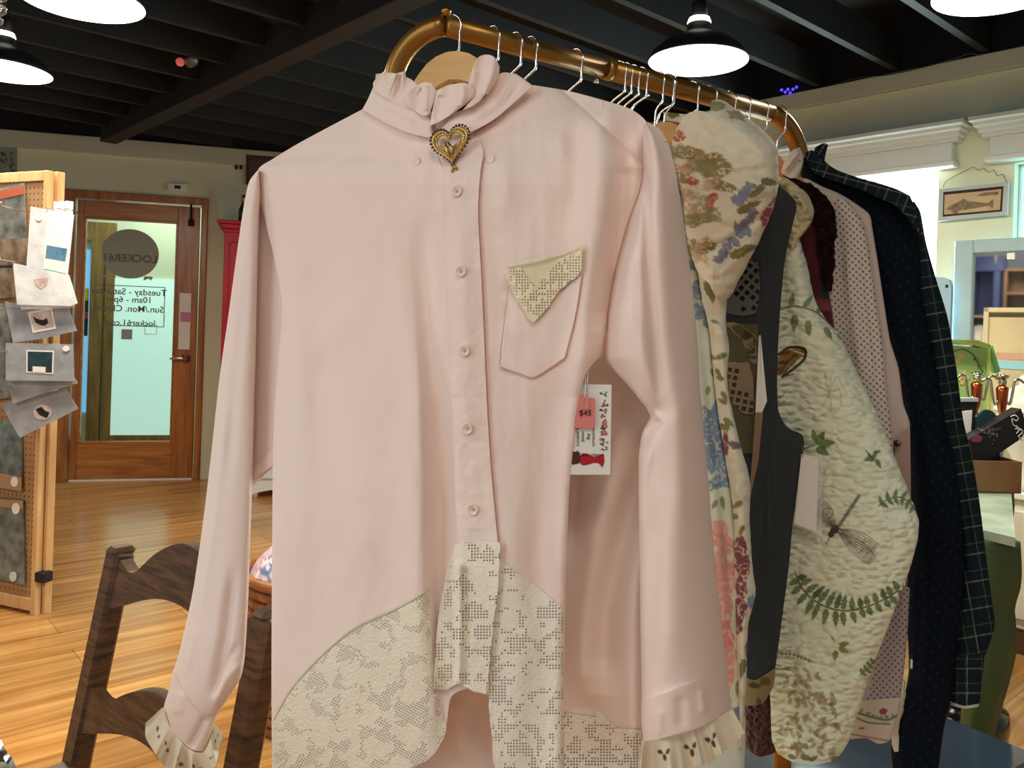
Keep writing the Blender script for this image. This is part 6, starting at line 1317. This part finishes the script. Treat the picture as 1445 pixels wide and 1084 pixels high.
def leg(u, v):
    p = tpt(u, v, 0); prof = [(.728,.05),(.66,.052),(.62,.05),(.58,.043),(.56,.041),(.53,.044),(.45,.045),(.38,.041),(.30,.034),(.2,.028),(.1,.024),(.0,.02)]
    pr = spline(prof, 40); o = np.interp(pr[:, 0], [0,.2,.45,.62,.728], [-.055,-.028,.004,.004,0.])
    mb = MB(); vs = []; n = len(pr); m = 12; dg = (TD-TB2*0 ).normalized()
    for (z, r), off in zip(pr, o):
        for k in range(m):
            a = 2*PI*(k+.5)/m; cx_, sx_ = math.cos(a), math.sin(a); s = 1/max(abs(cx_), abs(sx_))**.6; vs.append(Vector((p.x, p.y, z)) + Vector((1,0,0))*(r*cx_*s+off) + Vector((0,1,0))*r*sx_*s)
    F = [(i*m+k, i*m+(k+1)%m, (i+1)*m+(k+1)%m, (i+1)*m+k) for i in range(n-1) for k in range(m)] + [tuple(range(m)), tuple(reversed(range((n-1)*m, n*m)))]
    mb.add(vs, F, True); mb.build('leg', M_green, gt)
for u, v in ((.055,.055),(.945,.055),(.055,.99),(.945,.99)): leg(u, v)
# cardboard box
ZT = .751
b0_, b1_ = atz(1369,695,ZT), atz(1441,697,ZT); BE = (b1_-b0_).normalized(); BBk = Vector((-BE.y, BE.x, 0)); BBk = BBk if BBk.y > 0 else -BBk; bw = (b1_-b0_).length
hb = at(1443,652,b1_.y).z-ZT
cbx = thing('cardboard_box', 'open brown cardboard box on the green table holding black boxes', 'box', (b0_+b1_)/2+BBk*.1)
M_card2 = mat('brown_cardboard', srgb(138,102,68), .8, var=.06, vscale=20); mb = MB()
def bpt(u, v, z): p = b0_ + BE*u + BBk*v; return Vector((p.x, p.y, ZT+z))
for (u0_, v0_, u1_, v1_) in ((0,0,bw,.004),(0,.136,bw,.14),(0,.004,.004,.136),(bw-.004,.004,bw,.136)): mb.slab([bpt(u0_,v0_,0), bpt(u1_,v0_,0), bpt(u1_,v1_,0), bpt(u0_,v1_,0)], (0,0,hb))
mb.slab([bpt(0,0,0), bpt(bw,0,0), bpt(bw,.14,0), bpt(0,.14,0)], (0,0,.004)); mb.build('carton', M_card2, cbx)
MB().slab([bpt(bw*.45,.132,hb), bpt(bw,.132,hb), bpt(bw+.01,.175,hb+.02), bpt(bw*.5,.175,hb+.03)], (0,0,.003)).build('flap', mat('grey_flap', srgb(150,154,152), .6), cbx)
# black gift box with a handwritten white name
YB = b0_.y+.05
def bx(pts, Y, th): return MB().slab([at(x, y, Y) for x, y in pts], (0, th, 0))
M_blk = mat('black_card', srgb(26,26,30), .45); gb = thing('black_box', 'tilted black box with white handwriting and faint flowers in the cardboard box', 'box', at(1405,620,YB))
bx([(1366,621),(1441,577),(1452,612),(1380,660)], YB, .05).build('box', M_blk, gb)
e1 = (at(1452,612,YB)-at(1441,577,YB)).normalized(); e2 = Vector((0,-1,0)).cross(e1); e2 = e2 if e2.z > 0 else -e2
def scr(pts): return MB().tube(spline([tuple(at(x, y, YB-.001)) for x, y in pts], 40).tolist(), .0016, 5)
mbw = scr([(1426,588),(1432,586),(1437,590),(1434,594),(1428,591),(1430,600),(1436,602),(1432,606),(1438,604),(1436,610)]); 
for v, f in ((scr([(1434,612),(1440,606),(1443,610),(1437,616),(1442,618),(1446,612)]), 0), (scr([(1438,620),(1444,622)]), 0)): mbw.add(v.v, v.f, True)
mbw.build('handwritten_name', mat('white_ink', srgb(214,214,206), .6), gb)
mb = MB(); rnd = random.Random(8)
for k in range(26):
    x, y, r = 1398+rnd.gauss(0,7), 609+rnd.gauss(0,7), rnd.uniform(.8,2.); mb.slab([at(x+r*math.cos(a), y+r*math.sin(a), YB-.0006) for a in [2*PI*j/7 for j in range(7)]], (0,.0005,0))
mb.build('flower_print', mat('silver_grey_ink', srgb(104,106,104), .6), gb); mb = MB()
mb.slab([at(x, y, YB-.0008) for x, y in ((1370,621),(1380,613),(1387,617),(1384,624),(1374,624))], (0,.0005,0)); mb.build('pink_print', mat('dull_pink_ink', srgb(132,66,80), .6), gb)
tp = thing('teal_cushion', 'dark teal rounded pouch standing behind the tilted black box', 'pouch', at(1390,620,YB+.09))
bx(spline([(1372,662),(1373,625),(1380,590),(1390,579),(1400,580),(1407,590),(1412,662)], 40).tolist(), YB+.055, .012).build('pouch', mat('dark_teal_cloth', srgb(22,62,66), .7), tp)
kb = thing('black_box', 'upright black box with a pale lid edge beside the plaid sleeve', 'box', at(1366,600,YB+.07))
bx([(1350,566),(1379,566),(1377,590),(1374,662),(1350,662)], YB+.055, .02).build('box', M_blk, kb); bx([(1350,562),(1381,562),(1381,567),(1350,567)], YB+.052, .024).build('lid_edge', mat('pale_lid_edge', srgb(170,190,196), .5), kb)
wcd = thing('white_card', 'white card standing against the upright black box', 'card', at(1364,600,YB+.06)); bx([(1352,581),(1372,579),(1370,614),(1354,616),(1352,662),(1350,662)], YB+.051, .003).build('card', M_white, wcd)
# green tray standing on its side
YT = 2.88
tr = thing('green_tray', 'apple green wooden tray painted with flowers, standing upright behind the candelabra', 'tray', at(1375,560,YT))
M_tray = mat('apple_green_paint', srgb(158,196,120), .5, var=.08, vscale=8); M_trayd = mat('tray_rim_paint', srgb(196,206,112), .5)
zt_ = at(1370,484,YT).z; q0 = at(1330,486,YT); q1 = at(1395,486,YT)
MB().slab([Vector((q0.x,YT,.751)), Vector((q1.x,YT,.751)), at(1395,492,YT), at(1330,486,YT)], (0,.012,0)).build('tray_back', M_tray, tr)
MB().slab([at(1330,479,YT-.05), at(1380,480,YT-.05), at(1399,487,YT-.05), at(1395,493,YT), at(1376,487,YT), at(1330,486,YT)], (0,.012,0)).build('top_rim', M_trayd, tr)
MB().slab([at(1394,490,YT), at(1401,487,YT-.02), at(1412,524,YT-.02), at(1406,527,YT)], (0,.03,0)).build('side_rim', mat('tray_side_paint', srgb(104,160,96), .5), tr)
MB().slab([at(1394,492,YT-.012), at(1397,490,YT-.012), at(1399,590,YT-.012), at(1396,590,YT-.012)], (0,.01,0)).build('side_edge', M_trayd, tr)
mb = MB(); mb.tube(spline([tuple(at(x, y, YT-.003)) for x, y in ((1346,496),(1360,493),(1374,502),(1384,520),(1389,528))], 30).tolist(), .0018, 5)
for x, y in ((1376,507),(1381,516)): mb.ball(at(x, y, YT-.003), .005, 6)
mb.build('stem_painting', mat('olive_paint', srgb(84,96,50), .6), tr)
mb = MB()
for (x, y, r) in ((1357,503,4.5),(1352,510,3.5),(1360,527,4.5),(1354,533,4),(1365,533,3.5),(1358,540,3)): mb.slab([at(x+r*(1+.25*math.cos(5*a))*math.cos(a), y+r*(1+.25*math.cos(5*a))*math.sin(a), YT-.003) for a in [2*PI*j/20 for j in range(20)]], (0,.002,0))
mb.build('flower_painting', mat('peach_paint', srgb(214,190,130), .6), tr)
# candelabra
M_silver = mat('tarnished_silver', srgb(200,196,180), .2, 1.); M_copper = mat('polished_copper', srgb(196,104,66), .28, 1.)
def candelabrum(px, y0, y1, ybase, Y, lab):
    c = at(px, y1, Y); k = Y/FPX; H = c.z-.751; base = Vector((c.x, Y, .751)); t = thing('candelabrum', lab, 'candelabrum', base, 0, 'candelabra on the green table')
    top = at(px, y0, Y).z - .751
    MB().lathe(base, [(0,0),(.05,0),(.045,.01),(.014,.03),(.009,.06),(.011,H*.7),(.007,H-.035),(0,H-.03)], 20).build('foot', M_silver, t)
    MB().lathe(base, [(0,H-.05),(.006,H-.05),(.012,H-.03),(.016,H),(.018,H+.03),(.019,H+.042),(.012,H+.05),(0,H+.05)], 20).build('copper_body', M_copper, t)
    MB().lathe(base, [(0,H+.048),(.010,H+.05),(.013,H+.062),(.008,H+.075),(.010,H+.085),(.014,top-.012),(.021,top-.004),(.021,top),(.012,top),(.010,top-.02),(0,top-.02)], 20).build('candle_cup', M_silver, t)
    for s in (-1,1):
        p = [(.012,H+.0),(.026,H-.01),(.034,H+.03),(.04,H+.066),(.055,H+.072),(.07,H+.062),(.082,H+.07)]
        mb = MB(); mb.tube(spline([(base.x+s*x, Y, base.z+z) for x, z in p], 30).tolist(), .0045, 8); q = p[-1]
        mb.lathe((base.x+s*q[0], Y, base.z+q[1]), [(0,0),(.006,0),(.012,.008),(.012,.012),(0,.012)], 12); mb.build('arm', M_silver, t)
candelabrum(1378, 526, 560, 0, 2.76, 'silver and copper candelabrum nearer the plaid sleeve on the green table')
candelabrum(1414, 529, 566, 0, 2.67, 'silver and copper candelabrum farther from the plaid sleeve, on the green table')
# white lacy ceramic
M_cer = mat('white_ceramic', srgb(224,222,212), .3); tq_ = WR.p(WR.uv(1444, 560, .345)[0], .631, .345)
cz = thing('ceramic_tureen', 'tall white ceramic tureen with beaded rim behind the candelabra, on the white cabinet', 'tureen', tq_)
MB().lathe(tq_, [(0,0),(.065,0),(.05,.03),(.034,.07),(.034,.12),(.075,.2),(.088,.27),(.084,.31),(0,.31)], 32).build('bowl', M_cer, cz)
mb = MB(); mb.lathe(tq_+Vector((0,0,.312)), [(.09,-.004),(.092,.004),(.078,.05),(.04,.09),(.014,.1),(.016,.13),(0,.145)], 32)
for k in range(24): a = 2*PI*k/24; mb.ball(tq_+Vector((.092*math.cos(a), .092*math.sin(a), .312)), .011, 8)
mb.build('lid', M_cer, cz)
# black urn under the table, blue trunk under the rack
ub = at(1362, 1000, 2.28); ur = thing('black_urn', 'glossy black ribbed urn on the floor behind the green table leg', 'urn', (ub.x, 2.28, 0)); hu = ub.z+.03
MB().lathe((ub.x, 2.28, 0), [(0,0),(.07,0),(.085,.05),(.105,hu*.5),(.112,hu*.75),(.105,hu*.9),(.088,hu-.01),(.09,hu),(.078,hu),(.075,hu-.03),(0,hu-.03)], 40).build('body', mat('black_glaze', srgb(28,26,26), .16, coat=.6), ur)
MB().lathe((ub.x, 2.28, hu-.028), [(0,.012),(.05,.016),(.074,.006),(.07,0),(0,.0)], 32).build('lid', mat('grey_green_glaze', srgb(96,112,104), .12), ur)
b_ = thing('storage_chest', 'low glossy blue plastic chest on the floor under the hanging garments', 'chest', (.80, 1.72, 0))
cc_ = Vector((.78, 1.70, 0)); axx = (Vector((.83,.56,0)), Vector((-.56,.83,0)), Zv); M_tr = mat('blue_plastic', srgb(40,56,74), .1, var=.1, vscale=6, coat=.5)
MB().box(cc_+Vector((0,0,.15)), (.62,.36,.29), axx, .02).build('body', M_tr, b_); MB().box(cc_+Vector((0,0,.315)), (.65,.39,.04), axx, .015).build('lid', M_tr, b_)
for s in (-.2,.2): MB().box(cc_+axx[0]*s-axx[1]*.187+Vector((0,0,.28)), (.05,.016,.07), axx, .004).build('latch', M_chrome, b_)
# what the mirror shows: a blue hutch and brown shelves across the room
def mirrored(px, py, dist):
    a, b = ray(px, py); u, z = WR.uv(px, py, MO-.02); P = WR.p(u, z, MO-.02); d = (P-Vector((0,0,EYE))).normalized(); r = d - WR.n*2*d.dot(WR.n); return P + r*dist
h0 = mirrored(1372, 450, 6.2); h1 = mirrored(1408, 450, 6.2); HEd = Vector((h1.x-h0.x, h1.y-h0.y, 0)); hw = HEd.length; HEd.normalize(); HN = Vector((WR.n.x, WR.n.y, 0))*-1
HN = Vector((-HEd.y, HEd.x, 0)); HN = HN if HN.dot(WR.p(0,0)-h0) > 0 else -HN; hax = (HEd, HN, Zv)
hut = thing('blue_hutch', 'dark blue hutch with plates, seen only in the mirror', 'cabinet', ((h0+h1)/2*Vector((1,1,0)) if False else Vector(((h0.x+h1.x)/2,(h0.y+h1.y)/2,0))))
hc = Vector(((h0.x+h1.x)/2, (h0.y+h1.y)/2, 0)); M_hb = mat('navy_hutch_paint', srgb(48,62,112), .5); HH = mirrored(1390, 364, 6.2).z; hw = max(hw, .3)
mb = MB()
for s in (-1,1): mb.box(hc+HEd*s*(hw/2-.03)+Vector((0,0,HH/2)), (.06,.35,HH), hax, .004)
mb.box(hc+Vector((0,0,HH-.08)), (hw+.06,.37,.16), hax, .006); mb.box(hc-HN*.17+Vector((0,0,HH/2)), (hw,.02,HH), hax); mb.build('case', M_hb, hut)
for z in (.5, .85, 1.2, 1.5): MB().box(hc+Vector((0,0,z)), (hw-.1,.33,.02), hax).build('shelf', mat('pale_shelf', srgb(150,140,118), .6), hut)
for k, (dx, z, r) in enumerate(((-.06, 1.31, .10), (.08, 1.29, .07), (-.05, .96, .10), (.07, .94, .08))):
    pl = MB().lathe(hc+HEd*dx*hw*2+HN*.05+Vector((0,0,z)), [(0,0),(r*.6,.004),(r,.02),(r*.98,.024),(r*.58,.01),(0,.008)], 24, (HEd, Zv, HN)).build('plate', M_cer, None)
    tag(pl, ('large white plate on the mirrored hutch upper shelf', 'small white plate on the mirrored hutch upper shelf', 'large white plate on the mirrored hutch lower shelf', 'small white plate on the mirrored hutch lower shelf')[k], 'plate', 'plates in the blue hutch')
k0 = hc + HEd*(hw/2+.55); 
bsf = thing('brown_shelf', 'brown shelving seen only in the mirror beside the blue hutch', 'shelf', k0); mb = MB()
mb.box(k0-HN*.15+Vector((0,0,1.0)), (1.0,.02,2.0), hax)
for z in (.3,.7,1.05,1.4,1.75,2.0): mb.box(k0+Vector((0,0,z)), (1.0,.3,.025), hax)
for s in (-.5,.5): mb.box(k0+HEd*s+Vector((0,0,1.0)), (.025,.3,2.0), hax)
mb.build('rack', wood('brown_shelf_wood', srgb(84,60,40), srgb(120,90,62), 4, (8,1,1)), bsf)
for k, (dx, z, w, h) in enumerate(((-.34,1.0625,.2,.2),(-.08,1.0625,.26,.16),(.25,1.0625,.3,.22),(-.3,1.4125,.16,.14))):
    bb = MB().box(k0+HEd*dx+Vector((0,0,z+h/2+.001)), (w,.2,h), hax, .004).build('storage_box', mat('tan_box', srgb(166,132,98), .7), None); tag(bb, ('tan box nearest the mirrored hutch on the shelf', 'wide low tan box in the middle of the mirrored shelf', 'largest tan box far from the mirrored hutch', 'small tan box on the upper mirrored shelf')[k], 'box', 'boxes on the mirrored shelf')
